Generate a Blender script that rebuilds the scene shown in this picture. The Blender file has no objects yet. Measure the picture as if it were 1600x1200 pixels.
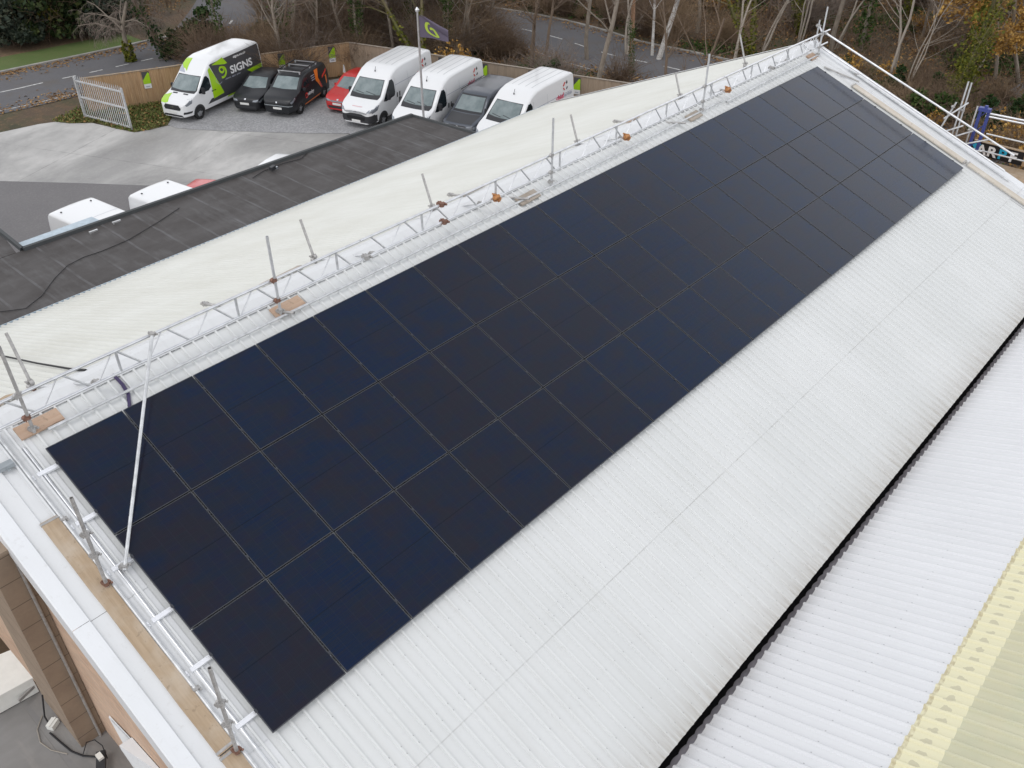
import bpy, bmesh, math, random
import numpy as np
from mathutils import Vector, Matrix
from mathutils.bvhtree import BVHTree
R = math.radians
rnd = random.Random(7)
S = bpy.context.scene
COL = S.collection

# ------------------------------------------------------------------ camera
CAM = np.array([-2.60957757, -10.99908191, 8.01180107])
RW = np.array([[0.6680114244814217, -0.7441496271677185, 0.001438453491603181],
               [-0.4429500584803415, -0.399181085354122, -0.8027762495164933],
               [0.5979598502028074, 0.5356265429211391, -0.5962786463255123]])
FPX = 1385.0
cd = bpy.data.cameras.new('camera'); cam = bpy.data.objects.new('camera', cd); COL.objects.link(cam)
cd.sensor_width = 36; cd.lens = FPX / 1600 * 36; cd.clip_end = 800; cd.clip_start = .1
cam.matrix_world = Matrix(((RW[0][0], -RW[1][0], -RW[2][0], CAM[0]), (RW[0][1], -RW[1][1], -RW[2][1], CAM[1]),
                           (RW[0][2], -RW[1][2], -RW[2][2], CAM[2]), (0, 0, 0, 1)))
S.camera = cam
GZ = -8.2                                  # yard level

def ray(u, v): return RW.T @ np.array([(u - 800) / FPX, (v - 600) / FPX, 1.0])
def at(u, v, z=GZ):
    d = ray(u, v); p = CAM + d * (z - CAM[2]) / d[2]; return Vector(p)
def atx(u, v, x):
    d = ray(u, v); return Vector(CAM + d * (x - CAM[0]) / d[0])
def aty(u, v, y):
    d = ray(u, v); return Vector(CAM + d * (y - CAM[1]) / d[1])

# ------------------------------------------------------------------ materials
MATS = {}
class NT:
    def __init__(s, name):
        s.m = bpy.data.materials.new(name); s.m.use_nodes = True; s.t = s.m.node_tree
        s.b = s.t.nodes['Principled BSDF']; MATS[name] = s.m
    def n(s, typ, **kw):
        nd = s.t.nodes.new(typ)
        for k, v in kw.items():
            if k.startswith('i_'):
                key = k[2:]; key = int(key) if key.isdigit() else key.replace('_', ' ')
                s.inp(nd, key, v)
            else: setattr(nd, k, v)
        return nd
    def inp(s, nd, key, v):
        if hasattr(v, 'is_output') or isinstance(v, bpy.types.NodeSocket): s.t.links.new(v, nd.inputs[key])
        else: nd.inputs[key].default_value = v
    def coord(s, which='Object'): return s.n('ShaderNodeTexCoord').outputs[which]
    def map(s, v, scale=(1, 1, 1), rot=(0, 0, 0), loc=(0, 0, 0)):
        m = s.n('ShaderNodeMapping'); s.t.links.new(v, m.inputs[0])
        m.inputs['Scale'].default_value = scale; m.inputs['Rotation'].default_value = rot; m.inputs['Location'].default_value = loc
        return m.outputs[0]
    def noise(s, v, scale=5, detail=4, rough=.55, dist=0):
        n = s.n('ShaderNodeTexNoise'); s.t.links.new(v, n.inputs['Vector'])
        n.inputs['Scale'].default_value = scale; n.inputs['Detail'].default_value = detail
        n.inputs['Roughness'].default_value = rough; n.inputs['Distortion'].default_value = dist
        return n.outputs['Fac']
    def ramp(s, f, stops, interp='LINEAR'):
        r = s.n('ShaderNodeValToRGB'); s.t.links.new(f, r.inputs[0]); e = r.color_ramp.elements; r.color_ramp.interpolation = interp
        while len(e) < len(stops): e.new(.5)
        for i, (p, c) in enumerate(stops):
            e[i].position = p; e[i].color = (c, c, c, 1) if isinstance(c, (int, float)) else (*c, 1)
        return r.outputs[0]
    def mix(s, f, a, b, mode='MIX'):
        m = s.n('ShaderNodeMix', data_type='RGBA', blend_type=mode)
        for k, v in ((0, f), (6, a), (7, b)):
            if isinstance(v, tuple): v = (*v, 1)
            s.inp(m, k, v)
        return m.outputs[2]
    def math(s, op, a, b=0.0, c=0.0):
        m = s.n('ShaderNodeMath', operation=op)
        for k, v in ((0, a), (1, b), (2, c)): s.inp(m, k, v)
        return m.outputs[0]
    def sep(s, v):
        x = s.n('ShaderNodeSeparateXYZ'); s.t.links.new(v, x.inputs[0]); return x.outputs
    def out(s, color=None, rough=None, metal=None, bump=None, bs=.3, bd=.01, spec=None):
        if color is not None: s.inp(s.b, 'Base Color', (*color, 1) if isinstance(color, tuple) else color)
        if rough is not None: s.inp(s.b, 'Roughness', rough)
        if metal is not None: s.inp(s.b, 'Metallic', metal)
        if spec is not None: s.inp(s.b, 'Specular IOR Level', spec)
        if bump is not None:
            b = s.n('ShaderNodeBump'); b.inputs['Strength'].default_value = bs; b.inputs['Distance'].default_value = bd
            s.t.links.new(bump, b.inputs['Height']); s.t.links.new(b.outputs[0], s.b.inputs['Normal'])
        return s.m

def plain(name, col, rough=.5, metal=0., var=.12, scale=6, spec=None):
    m = NT(name); v = m.coord(); f = m.noise(v, scale, 4)
    a = tuple(max(0, c * (1 - var)) for c in col); b = tuple(min(1, c * (1 + var)) for c in col)
    return m.out(m.ramp(f, [(.3, a), (.7, b)]), rough, metal, spec=spec)

def line_mask(m, x, period, width, off=0.):
    f = m.math('FRACT', m.math('ADD', m.math('DIVIDE', x, period), off))
    return m.math('LESS_THAN', m.math('ABSOLUTE', m.math('SUBTRACT', f, .5)), width / period / 2)

def m_roof(name, c1, c2, dirt, pitch, rows, xoff, eave=None, lap=None, streak=.12):
    m = NT(name); v = m.coord(); x, y, z = m.sep(v)[0:3]
    big = m.noise(m.map(v, (.35, .25, 1)), 1.6, 5, .6)
    st = m.noise(m.map(v, (6, .35, 1)), 1.0, 5, .65)
    col = m.mix(m.ramp(big, [(.35, 0.), (.7, 1.)]), c1, c2)
    col = m.mix(m.math('MULTIPLY', m.ramp(st, [(.45, 0.), (.75, 1.)]), streak), col, dirt)
    spots = m.noise(v, 5.5, 6, .7)
    col = m.mix(m.math('MULTIPLY', m.ramp(spots, [(.62, 0.), (.72, 1.)]), .16), col, dirt)
    if eave is not None:
        e = m.n('ShaderNodeMapRange', clamp=True); m.inp(e, 0, y); e.inputs[1].default_value = eave - 1.0; e.inputs[2].default_value = eave
        ef = m.math('MULTIPLY', m.math('POWER', e.outputs[0], 2.6), m.ramp(m.noise(m.map(v, (9, .8, 1)), 1.3, 5, .7), [(.3, .1), (.7, 1.)]))
        col = m.mix(m.math('MULTIPLY', ef, .62), col, (.30, .25, .19))
    # screws : small dots half way between the ribs, on purlin rows
    fx = m.math('ABSOLUTE', m.math('SUBTRACT', m.math('FRACT', m.math('ADD', m.math('DIVIDE', x, pitch), xoff)), .5))
    dx = m.math('MULTIPLY', fx, pitch)
    dots = None
    for r_ in rows:
        d2 = m.math('ADD', m.math('POWER', dx, 2.), m.math('POWER', m.math('SUBTRACT', y, r_), 2.))
        k = m.math('LESS_THAN', d2, .0125 ** 2)
        dots = k if dots is None else m.math('MAXIMUM', dots, k)
    if dots is not None: col = m.mix(m.math('MULTIPLY', dots, .6), col, (.25, .25, .26))
    if lap is not None:
        k = m.math('LESS_THAN', m.math('ABSOLUTE', m.math('SUBTRACT', y, lap)), .008)
        col = m.mix(m.math('MULTIPLY', m.math('MULTIPLY', k, m.ramp(m.noise(v, 2.3, 3), [(.4, .1), (.6, 1.)])), .32), col, (.36, .35, .33))
    return m.out(col, .62, 0, spec=.25)

m_roof('near_roof', (.66, .672, .668), (.70, .71, .708), (.47, .45, .40), .2055, (1.0, 2.4, 3.9, 5.4, 6.25, 6.36, 7.4, 8.1, 8.55), -.39 + .5, eave=8.75, lap=6.555)
m_roof('far_roof', (.635, .635, .59), (.695, .70, .665), (.45, .44, .37), .146, (2., 4., 6., 8., 9.8), 0., eave=None, streak=.18)
m_roof('right_roof', (.69, .698, .712), (.735, .743, .757), (.55, .55, .55), .21, (.22, .5, 1.45, 2.3), .1, eave=None, streak=.08)

def m_yellow():
    m = NT('rooflight_sheet'); v = m.coord(); x, y, z = m.sep(v)[0:3]
    st = m.noise(m.map(v, (3, .5, 1)), 1.5, 5, .6)
    col = m.mix(m.ramp(st, [(.35, 0.), (.65, 1.)]), (.50, .51, .365), (.60, .595, .43))
    n2 = m.noise(m.map(v, (.4, 1.5, 1)), 1.0, 3)
    col = m.mix(m.math('MULTIPLY', m.ramp(n2, [(.4, 0.), (.6, 1.)]), .5), col, (.60, .555, .385))
    band = m.math('LESS_THAN', y, 0.50 + 2.38)
    col = m.mix(band, col, (.735, .70, .49))
    fx = m.math('MULTIPLY', m.math('ABSOLUTE', m.math('SUBTRACT', m.math('FRACT', m.math('ADD', m.math('DIVIDE', x, .21), .1)), .5)), .21)
    w = m.noise(v, 9, 2)
    d2 = m.math('ADD', m.math('POWER', m.math('MULTIPLY', fx, .95), 2.), m.math('POWER', m.math('MULTIPLY', m.math('SUBTRACT', y, 2.38 + .25), .8), 2.))
    blob = m.math('LESS_THAN', d2, m.math('MULTIPLY', m.math('POWER', w, 2.5), .017))
    col = m.mix(m.math('MULTIPLY', blob, .55), col, (.45, .42, .31))
    dirt = m.math('LESS_THAN', y, 2.38 + .06)
    col = m.mix(m.math('MULTIPLY', m.math('MULTIPLY', dirt, m.ramp(m.noise(v, 14, 4), [(.35, 0.), (.6, 1.)])), .7), col, (.42, .35, .20))
    return m.out(col, .45)
m_yellow()

def m_panel():
    m = NT('panel_glass'); v = m.coord(); x, y, z = m.sep(v)[0:3]
    oi = m.n('ShaderNodeObjectInfo'); rn = oi.outputs['Random']
    vv = m.n('ShaderNodeVectorMath', operation='ADD'); m.t.links.new(v, vv.inputs[0])
    cmb = m.n('ShaderNodeCombineXYZ'); m.inp(cmb, 0, m.math('MULTIPLY', rn, 37.)); m.inp(cmb, 1, m.math('MULTIPLY', rn, 91.)); m.t.links.new(cmb.outputs[0], vv.inputs[1])
    ov = vv.outputs[0]
    blot = m.noise(m.map(ov, (1.0, 1.3, 1)), 1.6, 4, .6)
    fine = m.noise(m.map(ov, (1.2, 60, 1)), 1.0, 3, .6)
    base = m.mix(m.ramp(m.math('ADD', blot, m.math('MULTIPLY', m.math('SUBTRACT', rn, .5), .24)), [(.36, 0.), (.66, 1.)]), (.0155, .0100, .0135), (.0030, .0085, .0320))
    base = m.mix(m.ramp(fine, [(.40, 0.), (.66, .75)]), base, (.014, .012, .016))
    cw, ch = 1.10 / 6, 1.66 / 18
    # per-cell tint
    cell = m.n('ShaderNodeTexWhiteNoise', noise_dimensions='3D')
    cc = m.n('ShaderNodeCombineXYZ'); m.inp(cc, 0, m.math('FLOOR', m.math('DIVIDE', x, cw))); m.inp(cc, 1, m.math('FLOOR', m.math('DIVIDE', y, ch))); m.inp(cc, 2, m.math('MULTIPLY', rn, 100.))
    m.t.links.new(cc.outputs[0], cell.inputs[0])
    base = m.mix(m.math('MULTIPLY', cell.outputs[0], .22), base, (.006, .016, .018))
    gx = line_mask(m, x, cw, .004, .5); gy = line_mask(m, y, ch, .003, .5)
    fb = line_mask(m, x, cw / 9, .0022)
    ln = m.math('MAXIMUM', m.math('MULTIPLY', gx, .35), m.math('MULTIPLY', gy, .25))
    ln = m.math('MAXIMUM', ln, m.math('MULTIPLY', fb, .30))
    base = m.mix(ln, base, (.03, .03, .036))
    midl = m.math('LESS_THAN', m.math('ABSOLUTE', y), .008)
    base = m.mix(m.math('MULTIPLY', midl, .5), base, (.002, .002, .003))
    m.inp(m.b, 'IOR', 1.45); m.b.inputs['Specular Tint'].default_value = (.44, .64, .95, 1)
    dust = m.noise(m.map(ov, (2, 2, 2)), 3, 5, .65)
    m.out(base, m.ramp(dust, [(.3, .10), (.8, .17)]))
    return m.m
m_panel()
plain('panel_frame', (.065, .068, .078), .38, .4)
plain('aluminium', (.70, .71, .73), .33, .85)
plain('rail_bright', (.86, .87, .90), .42, .35, .05)
plain('galv', (.60, .61, .62), .45, .55, .18, 9)
plain('galv_dull', (.40, .39, .38), .55, .35, .25, 12)
plain('rust', (.20, .105, .075), .8, .1, .4, 25)
plain('orange_rust', (.44, .20, .075), .7, 0, .3, 25)
def m_flash(name, col):
    m = NT(name); v = m.coord(); a = m.noise(m.map(v, (1, .5, .5)), 1.4, 6, .65); b = m.noise(v, 9, 5, .7); c = m.noise(m.map(v, (7, .6, .6)), 1.2, 4)
    k = m.mix(m.math('MULTIPLY', m.ramp(a, [(.4, 0.), (.75, 1.)]), .16), col, (.50, .50, .47)); k = m.mix(m.math('MULTIPLY', m.ramp(b, [(.58, 0.), (.72, 1.)]), .22), k, (.42, .40, .37))
    k = m.mix(m.math('MULTIPLY', m.ramp(c, [(.5, 0.), (.75, 1.)]), .12), k, (.45, .45, .44))
    vo = m.n('ShaderNodeTexVoronoi', feature='F1'); m.t.links.new(m.map(v, (1.6, 1.6, 1.6)), vo.inputs['Vector']); m.inp(vo, 'Randomness', .55)
    k = m.mix(m.math('MULTIPLY', m.math('LESS_THAN', vo.outputs['Distance'], .022), .6), k, (.2, .2, .2))
    return m.out(k, .5)
m_flash('white_flash', (.69, .70, .71)); m_flash('white_flash_bright', (.74, .755, .775))  # brighter copy paints in the light on the raised outer flashing
plain('gutter_grey', (.25, .25, .285), .6, 0, .25, 5)
plain('gutter_blue', (.42, .50, .56), .5, 0, .15, 5)
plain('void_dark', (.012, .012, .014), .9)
plain('cable_black', (.012, .012, .014), .6)
plain('purple_tape', (.05, .035, .10), .5)
plain('grey_metal', (.30, .33, .35), .5, .2)
plain('blue_steel', (.05, .07, .26), .45, .1)
plain('white_box', (.78, .78, .74), .5, 0, .05)
plain('rope', (.33, .30, .26), .9)

def m_wood(name, a, b, c, scale=(1, 14, 14)):
    m = NT(name); v = m.coord(); g = m.noise(m.map(v, scale), 1.6, 6, .65); bl = m.noise(v, 1.7, 4, .6); sp = m.noise(v, 14, 4, .6)
    col = m.mix(m.ramp(g, [(.3, 0.), (.7, 1.)]), a, b); col = m.mix(m.ramp(bl, [(.45, 0.), (.75, .8)]), col, c)
    col = m.mix(m.math('MULTIPLY', m.ramp(sp, [(.62, 0.), (.68, 1.)]), .45), col, (.2, .15, .1))
    return m.out(col, .8, bump=g, bs=.2, bd=.004)
m_wood('board_wood', (.33, .24, .155), (.44, .335, .23), (.50, .43, .35))
m_wood('board_pale', (.52, .46, .38), (.62, .57, .49), (.68, .64, .58))
m_wood('board_pink', (.45, .30, .21), (.53, .385, .28), (.40, .29, .22))
m_wood('board_grey', (.36, .31, .26), (.44, .39, .33), (.28, .22, .17))

def m_fence(name, a, b, c, dirt):
    m = NT(name); v = m.coord(); x, y, z = m.sep(v)[0:3]
    wn = m.n('ShaderNodeTexWhiteNoise', noise_dimensions='1D'); m.inp(wn, 'W', m.math('FLOOR', m.math('DIVIDE', x, .15)))
    g = m.noise(m.map(v, (14, 1, .9)), 1.5, 5, .65)
    col = m.mix(wn.outputs[0], a, b); col = m.mix(m.ramp(g, [(.4, 0.), (.7, 1.)]), col, c)
    big = m.noise(m.map(v, (.25, 1, .7)), 1.4, 4)
    col = m.mix(m.ramp(big, [(.45, 0.), (.8, .8)]), col, dirt)
    return m.out(col, .85)
m_fence('fence_tan', (.44, .265, .135), (.31, .185, .095), (.53, .37, .215), (.34, .235, .145))
m_fence('fence_grey', (.33, .25, .18), (.26, .195, .14), (.39, .31, .23), (.25, .205, .16))

def m_brick():
    m = NT('gable_brick'); v = m.coord(); x, y, z = m.sep(v)[0:3]
    c = m.n('ShaderNodeCombineXYZ'); m.inp(c, 0, y); m.inp(c, 1, z)
    br = m.n('ShaderNodeTexBrick'); m.t.links.new(c.outputs[0], br.inputs[0])
    br.inputs['Scale'].default_value = 1; br.inputs['Brick Width'].default_value = .225; br.inputs['Row Height'].default_value = .075; br.inputs['Mortar Size'].default_value = .006
    br.inputs['Color1'].default_value = (.66, .45, .31, 1); br.inputs['Color2'].default_value = (.52, .345, .245, 1); br.inputs['Mortar'].default_value = (.42, .36, .30, 1)
    n1 = m.noise(v, 1.3, 5, .6)
    col = m.mix(m.math('MULTIPLY', m.ramp(n1, [(.4, 0.), (.7, 1.)]), .5), br.outputs[0], (.68, .52, .40))
    return m.out(col, .9)
m_brick()

def m_slab(name, a, b, joint, per):
    m = NT(name); v = m.coord(); x, y, z = m.sep(v)[0:3]
    n1 = m.noise(v, 1.8, 6, .65); n2 = m.noise(v, 12, 5, .7)
    col = m.mix(m.ramp(n1, [(.3, 0.), (.7, 1.)]), a, b); col = m.mix(m.math('MULTIPLY', n2, .3), col, (.1, .09, .08))
    col = m.mix(m.math('MULTIPLY', line_mask(m, z, per, .014), .8), col, joint)
    return m.out(col, .9)
m_slab('coping', (.27, .20, .145), (.36, .275, .20), (.10, .075, .055), .44)

def m_felt(name, a, b, c, rot=0.):
    m = NT(name); v = m.coord(); vr = m.map(v, (1, 1, 1), (0, 0, rot)); x, y, z = m.sep(vr)[0:3]
    big = m.noise(m.map(vr, (.5, .8, 1)), 1.5, 5, .6); med = m.noise(m.map(vr, (1.5, .28, 1)), 2.2, 5, .65)
    col = m.mix(m.ramp(big, [(.35, 0.), (.7, 1.)]), a, b)
    col = m.mix(m.ramp(med, [(.5, 0.), (.75, .75)]), col, c)
    ln = m.math('MULTIPLY', line_mask(m, x, 1.0, .07, m.math('MULTIPLY', m.noise(v, .8, 2), .12)), m.ramp(m.noise(v, 1.2, 3), [(.35, 0.), (.6, 1.)]))
    col = m.mix(m.math('MULTIPLY', ln, .35), col, (.17, .17, .18))
    seam = line_mask(m, x, 1.0, .014, .12)
    col = m.mix(m.math('MULTIPLY', m.math('MULTIPLY', seam, m.ramp(big, [(.4, 0.), (.6, 1.)])), .4), col, (.02, .02, .021))
    return m.out(col, m.ramp(big, [(.35, .75), (.7, .62)]), bump=m.noise(v, 60, 3), bs=.12, bd=.004)
m_felt('felt', (.044, .038, .036), (.066, .060, .059), (.105, .102, .104))
m_felt('felt_light', (.20, .195, .19), (.27, .265, .26), (.33, .31, .29))

def m_ground(name, layers, rough=.95, scale=1., bump=0.):
    """layers: (noise scale, low, high, colour)"""
    m = NT(name); v = m.coord(); col = layers[0]
    for (sc, lo, hi, c, amt) in layers[1:]:
        f = m.noise(m.map(v, (1, 1, 1), loc=(sc * 3.1, sc, 0)), sc, 6, .62)
        col = m.mix(m.math('MULTIPLY', m.ramp(f, [(lo, 0.), (hi, 1.)]), amt), col, c)
    return m.out(col, rough, bump=m.noise(v, 40, 4) if bump else None, bs=bump, bd=.02)
m_ground('woodland', [(.095, .064, .040), (.22, .45, .6, (.045, .055, .022), .7), (1.7, .5, .65, (.13, .078, .042), .8), (7., .55, .68, (.19, .12, .065), .7), (.5, .55, .7, (.035, .028, .02), .7)], bump=.4)
m_ground('grass_verge', [(.085, .13, .030), (.8, .4, .7, (.12, .145, .045), .7), (5, .5, .7, (.12, .10, .05), .5)], bump=.4)
m_ground('leaf_path', [(.14, .088, .05), (.9, .4, .65, (.085, .065, .035), .8), (6, .5, .65, (.22, .14, .075), .7)], bump=.3)
m_ground('rough_bank', [(.14, .115, .05), (.9, .42, .65, (.085, .115, .03), .8), (3.5, .5, .65, (.15, .12, .05), .7), (9, .55, .7, (.2, .13, .06), .5)], bump=.5)
m_ground('tarmac_road', [(.115, .113, .12), (.25, .4, .7, (.14, .138, .145), .6), (.9, .5, .72, (.12, .10, .08), .55), (8, .5, .7, (.085, .083, .088), .5)])
m_ground('tarmac_yard', [(.135, .13, .135), (.7, .4, .7, (.17, .165, .165), .7), (14, .52, .66, (.24, .235, .23), .5), (14, .3, .42, (.21, .2, .2), .3)])
m_ground('gravel', [(.30, .30, .305), (9, .45, .6, (.40, .40, .41), .9), (14, .5, .65, (.20, .20, .21), .8), (1.1, .5, .75, (.22, .22, .22), .7)], bump=.6)
def m_concrete():
    m = NT('yard_concrete'); v = m.coord(); vr = m.map(v, (1, 1, 1), (0, 0, R(-24))); x, y, z = m.sep(vr)[0:3]
    a = m.noise(m.map(vr, (.42, .62, 1)), .45, 7, .6, .6); b = m.noise(m.map(vr, (1., 1.7, 1)), .9, 7, .68); c = m.noise(v, 7, 5, .65)
    col = m.mix(m.ramp(a, [(.34, 0.), (.62, 1.)]), (.205, .20, .193), (.50, .49, .475))
    col = m.mix(m.math('MULTIPLY', m.ramp(b, [(.45, 0.), (.7, 1.)]), .5), col, (.27, .265, .26))
    col = m.mix(m.math('MULTIPLY', m.ramp(c, [(.5, 0.), (.75, 1.)]), .3), col, (.46, .45, .43))
    jl = m.math('MAXIMUM', line_mask(m, x, 4.6, .045, .1), line_mask(m, y, 6.0, .04, .65))
    col = m.mix(m.math('MULTIPLY', jl, m.ramp(b, [(.35, 0.), (.6, .55)])), col, (.11, .105, .1))
    return m.out(col, m.ramp(a, [(.36, .34), (.6, .8)]))
m_concrete()
plain('road_paint', (.50, .50, .49), .8, 0, .45, 7)
plain('kerb_stone', (.30, .29, .27), .9, 0, .25, 2)
# vehicles
def paint(name, col, rough=.25, metal=0., coat=.6):
    m = NT(name); m.out(col, rough, metal); m.inp(m.b, 'Coat Weight', coat); m.inp(m.b, 'Coat Roughness', .06); return m.m
paint('paint_white', (.78, .79, .80), .35); paint('paint_black', (.008, .009, .012), .38, 0, .15); paint('paint_red', (.50, .018, .018), .35)
paint('paint_dark_grey', (.085, .095, .115), .3, .4); paint('paint_matt_grey', (.045, .046, .05), .6, 0, .1)
paint('trim_black', (.025, .026, .03), .55, 0, .1); paint('vinyl_lime', (.36, .62, .012), .35); paint('vinyl_grey', (.060, .060, .066), .4)
paint('vinyl_pale', (.40, .42, .50), .4)
paint('vinyl_orange', (.72, .17, .01), .35); paint('vinyl_red', (.60, .03, .02), .35); paint('vinyl_white', (.8, .8, .8), .4); paint('vinyl_pink', (.62, .04, .12), .4)
paint('seam_grey', (.50, .52, .54), .5); paint('bonnet_print', (.68, .42, .44), .5); paint('plate', (.72, .72, .70), .4, 0, .1); paint('lamp_lens', (.24, .26, .29), .1, .3); paint('chrome', (.62, .63, .66), .18, .9)
plain('tyre', (.017, .017, .018), .8); plain('rim', (.38, .39, .41), .35, .7)
def m_glass():
    m = NT('auto_glass'); m.out((.16, .20, .205), .06); m.inp(m.b, 'Coat Weight', .8); m.inp(m.b, 'IOR', 1.5)
    v = m.coord(); f = m.noise(v, 1.6, 3); m.inp(m.b, 'Base Color', m.ramp(f, [(.35, (.13, .17, .175)), (.65, (.22, .265, .27))])); return m.m
m_glass(); paint('side_glass', (.014, .02, .024), .05)
paint('flag_cloth', (.125, .105, .15), .85, 0, 0); paint('flag_green', (.42, .55, .07), .8, 0, 0)
paint('sign_black', (.008, .008, .010), .5, 0, 0); paint('sign_cyan', (.02, .36, .55), .5, 0, 0)
# vegetation
def m_bark(name, a, b, c=None, scale=(6, 6, 1.3)):
    m = NT(name); v = m.coord(); f = m.noise(m.map(v, scale), 1.8, 5, .65); col = m.ramp(f, [(.32, a), (.68, b)])
    if c: col = m.mix(m.ramp(m.noise(v, .7, 4), [(.45, 0.), (.65, .85)]), col, c)
    return m.out(col, .92, bump=f, bs=.3, bd=.02)
m_bark('bark_grey', (.20, .165, .13), (.33, .285, .235))
m_bark('bark_pale', (.31, .265, .22), (.46, .41, .35))
m_bark('bark_brown', (.12, .085, .06), (.2, .15, .11))
m_bark('bark_pine', (.27, .15, .085), (.36, .22, .14))
m_bark('bark_moss', (.12, .10, .055), (.18, .155, .08), (.10, .115, .025))
m_bark('bark_birch', (.50, .48, .45), (.72, .70, .67), (.16, .14, .13), (2, 2, 5))
m_bark('twig_brown', (.13, .085, .055), (.20, .14, .095)); m_bark('twig_grey', (.20, .16, .135), (.30, .245, .205)); m_bark('twig_tan', (.23, .155, .09), (.32, .23, .145))
def m_leaf(name, a, b, c):
    m = NT(name); v = m.coord(); g = m.n('ShaderNodeNewGeometry')
    col = m.ramp(g.outputs['Random Per Island'], [(0., a), (.5, b), (1., c)]); return m.out(col, .7, spec=.2)
m_leaf('leaf_ivy', (.012, .030, .010), (.022, .050, .014), (.045, .075, .018))
m_leaf('leaf_dark', (.014, .028, .010), (.030, .050, .016), (.075, .090, .028))
m_leaf('leaf_green', (.025, .055, .012), (.045, .085, .018), (.08, .115, .03))
m_leaf('leaf_olive', (.06, .075, .012), (.11, .125, .016), (.20, .185, .025))
m_leaf('leaf_grass', (.07, .10, .025), (.13, .155, .04), (.22, .20, .08))
m_leaf('leaf_orange', (.28, .14, .03), (.42, .23, .055), (.55, .35, .10))
m_leaf('leaf_litter', (.13, .068, .03), (.26, .145, .06), (.42, .26, .11))
m_leaf('leaf_blue', (.022, .034, .024), (.042, .056, .042), (.075, .085, .055))

# ------------------------------------------------------------------ mesh helpers
def new_mesh(name, V, F, mats, idx=None, smooth=False, auto=None):
    me = bpy.data.meshes.new(name); me.from_pydata([tuple(v) for v in V], [], [tuple(f) for f in F])
    for mt in (mats if isinstance(mats, (list, tuple)) else [mats]): me.materials.append(MATS[mt])
    if idx is not None: me.polygons.foreach_set('material_index', idx)
    if smooth: me.polygons.foreach_set('use_smooth', [True] * len(me.polygons))
    me.update()
    if auto is not None:
        me.polygons.foreach_set('use_smooth', [True] * len(me.polygons)); me.set_sharp_from_angle(angle=R(auto))
    return me
def link(name, me, parent=None, M=None):
    o = bpy.data.objects.new(name, me); COL.objects.link(o)
    if parent is not None: o.parent = parent
    if M is not None: o.matrix_basis = M
    return o
def tag(o, label=None, cat=None, group=None, kind=None):
    for k, v in (('label', label), ('category', cat), ('group', group), ('kind', kind)):
        if v: o[k] = v
    return o
def thing(name, label, cat, loc=(0, 0, 0), M=None, group=None):
    o = bpy.data.objects.new(name, None); COL.objects.link(o); o.empty_display_size = .2
    o.matrix_basis = M if M is not None else Matrix.Translation(Vector(loc))
    return tag(o, label, cat, group)
def dup(root, M, label, group=None):
    c = root.copy(); COL.objects.link(c); c.matrix_basis = M; c['label'] = label
    if group: c['group'] = group
    def kids(a, b):
        for ch in list(a.children):
            d = ch.copy(); COL.objects.link(d); d.parent = b; d.matrix_basis = ch.matrix_basis.copy(); kids(ch, d)
    kids(root, c); return c

def basis(d):
    d = Vector(d).normalized(); a = Vector((0, 0, 1)) if abs(d.z) < .9 else Vector((1, 0, 0))
    u = d.cross(a).normalized(); return u, d.cross(u).normalized()
class MB:
    def __init__(s): s.V = []; s.F = []; s.I = []
    def add(s, V, F, i=0):
        o = len(s.V); s.V += [Vector(v) for v in V]; s.F += [tuple(k + o for k in f) for f in F]; s.I += [i] * len(F); return s
    def box(s, c, d, M=None, i=0):
        c = Vector(c); x, y, z = (k / 2 for k in d)
        V = [Vector((a * x, b * y, e * z)) for e in (-1, 1) for b in (-1, 1) for a in (-1, 1)]
        if M is not None: V = [M @ v for v in V]
        return s.add([v + c for v in V], [(0, 2, 3, 1), (4, 5, 7, 6), (0, 1, 5, 4), (2, 6, 7, 3), (0, 4, 6, 2), (1, 3, 7, 5)], i)
    def tube(s, p, q, r, n=8, r2=None, i=0, cap=True):
        p, q = Vector(p), Vector(q); u, w = basis(q - p); r2 = r if r2 is None else r2
        V = [p + (u * math.cos(6.28318 * k / n) + w * math.sin(6.28318 * k / n)) * r for k in range(n)] + [q + (u * math.cos(6.28318 * k / n) + w * math.sin(6.28318 * k / n)) * r2 for k in range(n)]
        F = [(k, (k + 1) % n, n + (k + 1) % n, n + k) for k in range(n)]
        if cap: F += [tuple(range(n - 1, -1, -1)), tuple(range(n, 2 * n))]
        return s.add(V, F, i)
    def path(s, pts, r, n=6, i=0):
        pts = [Vector(p) for p in pts]; V = []; F = []
        for k, p in enumerate(pts):
            d = pts[min(k + 1, len(pts) - 1)] - pts[max(k - 1, 0)]; u, w = basis(d); rr = r[k] if isinstance(r, (list, tuple)) else r
            V += [p + (u * math.cos(6.28318 * j / n) + w * math.sin(6.28318 * j / n)) * rr for j in range(n)]
        for k in range(len(pts) - 1):
            F += [(k * n + j, k * n + (j + 1) % n, (k + 1) * n + (j + 1) % n, (k + 1) * n + j) for j in range(n)]
        F += [tuple(range(n - 1, -1, -1)), tuple(range((len(pts) - 1) * n, len(pts) * n))]
        return s.add(V, F, i)
    def poly(s, pts, i=0): return s.add(pts, [tuple(range(len(pts)))], i)
    def prism(s, pts, z0, z1, i=0):       # pts in xy
        n = len(pts); V = [(p[0], p[1], z0) for p in pts] + [(p[0], p[1], z1) for p in pts]
        return s.add(V, [tuple(range(n - 1, -1, -1)), tuple(range(n, 2 * n))] + [(k, (k + 1) % n, n + (k + 1) % n, n + k) for k in range(n)], i)
    def build(s, name, mats, parent=None, M=None, smooth=False, auto=None, off=None):
        V = [v - Vector(off) for v in s.V] if off is not None else s.V
        return link(name, new_mesh(name, V, s.F, mats, s.I if isinstance(mats, (list, tuple)) else None, smooth, auto), parent, M)

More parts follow.
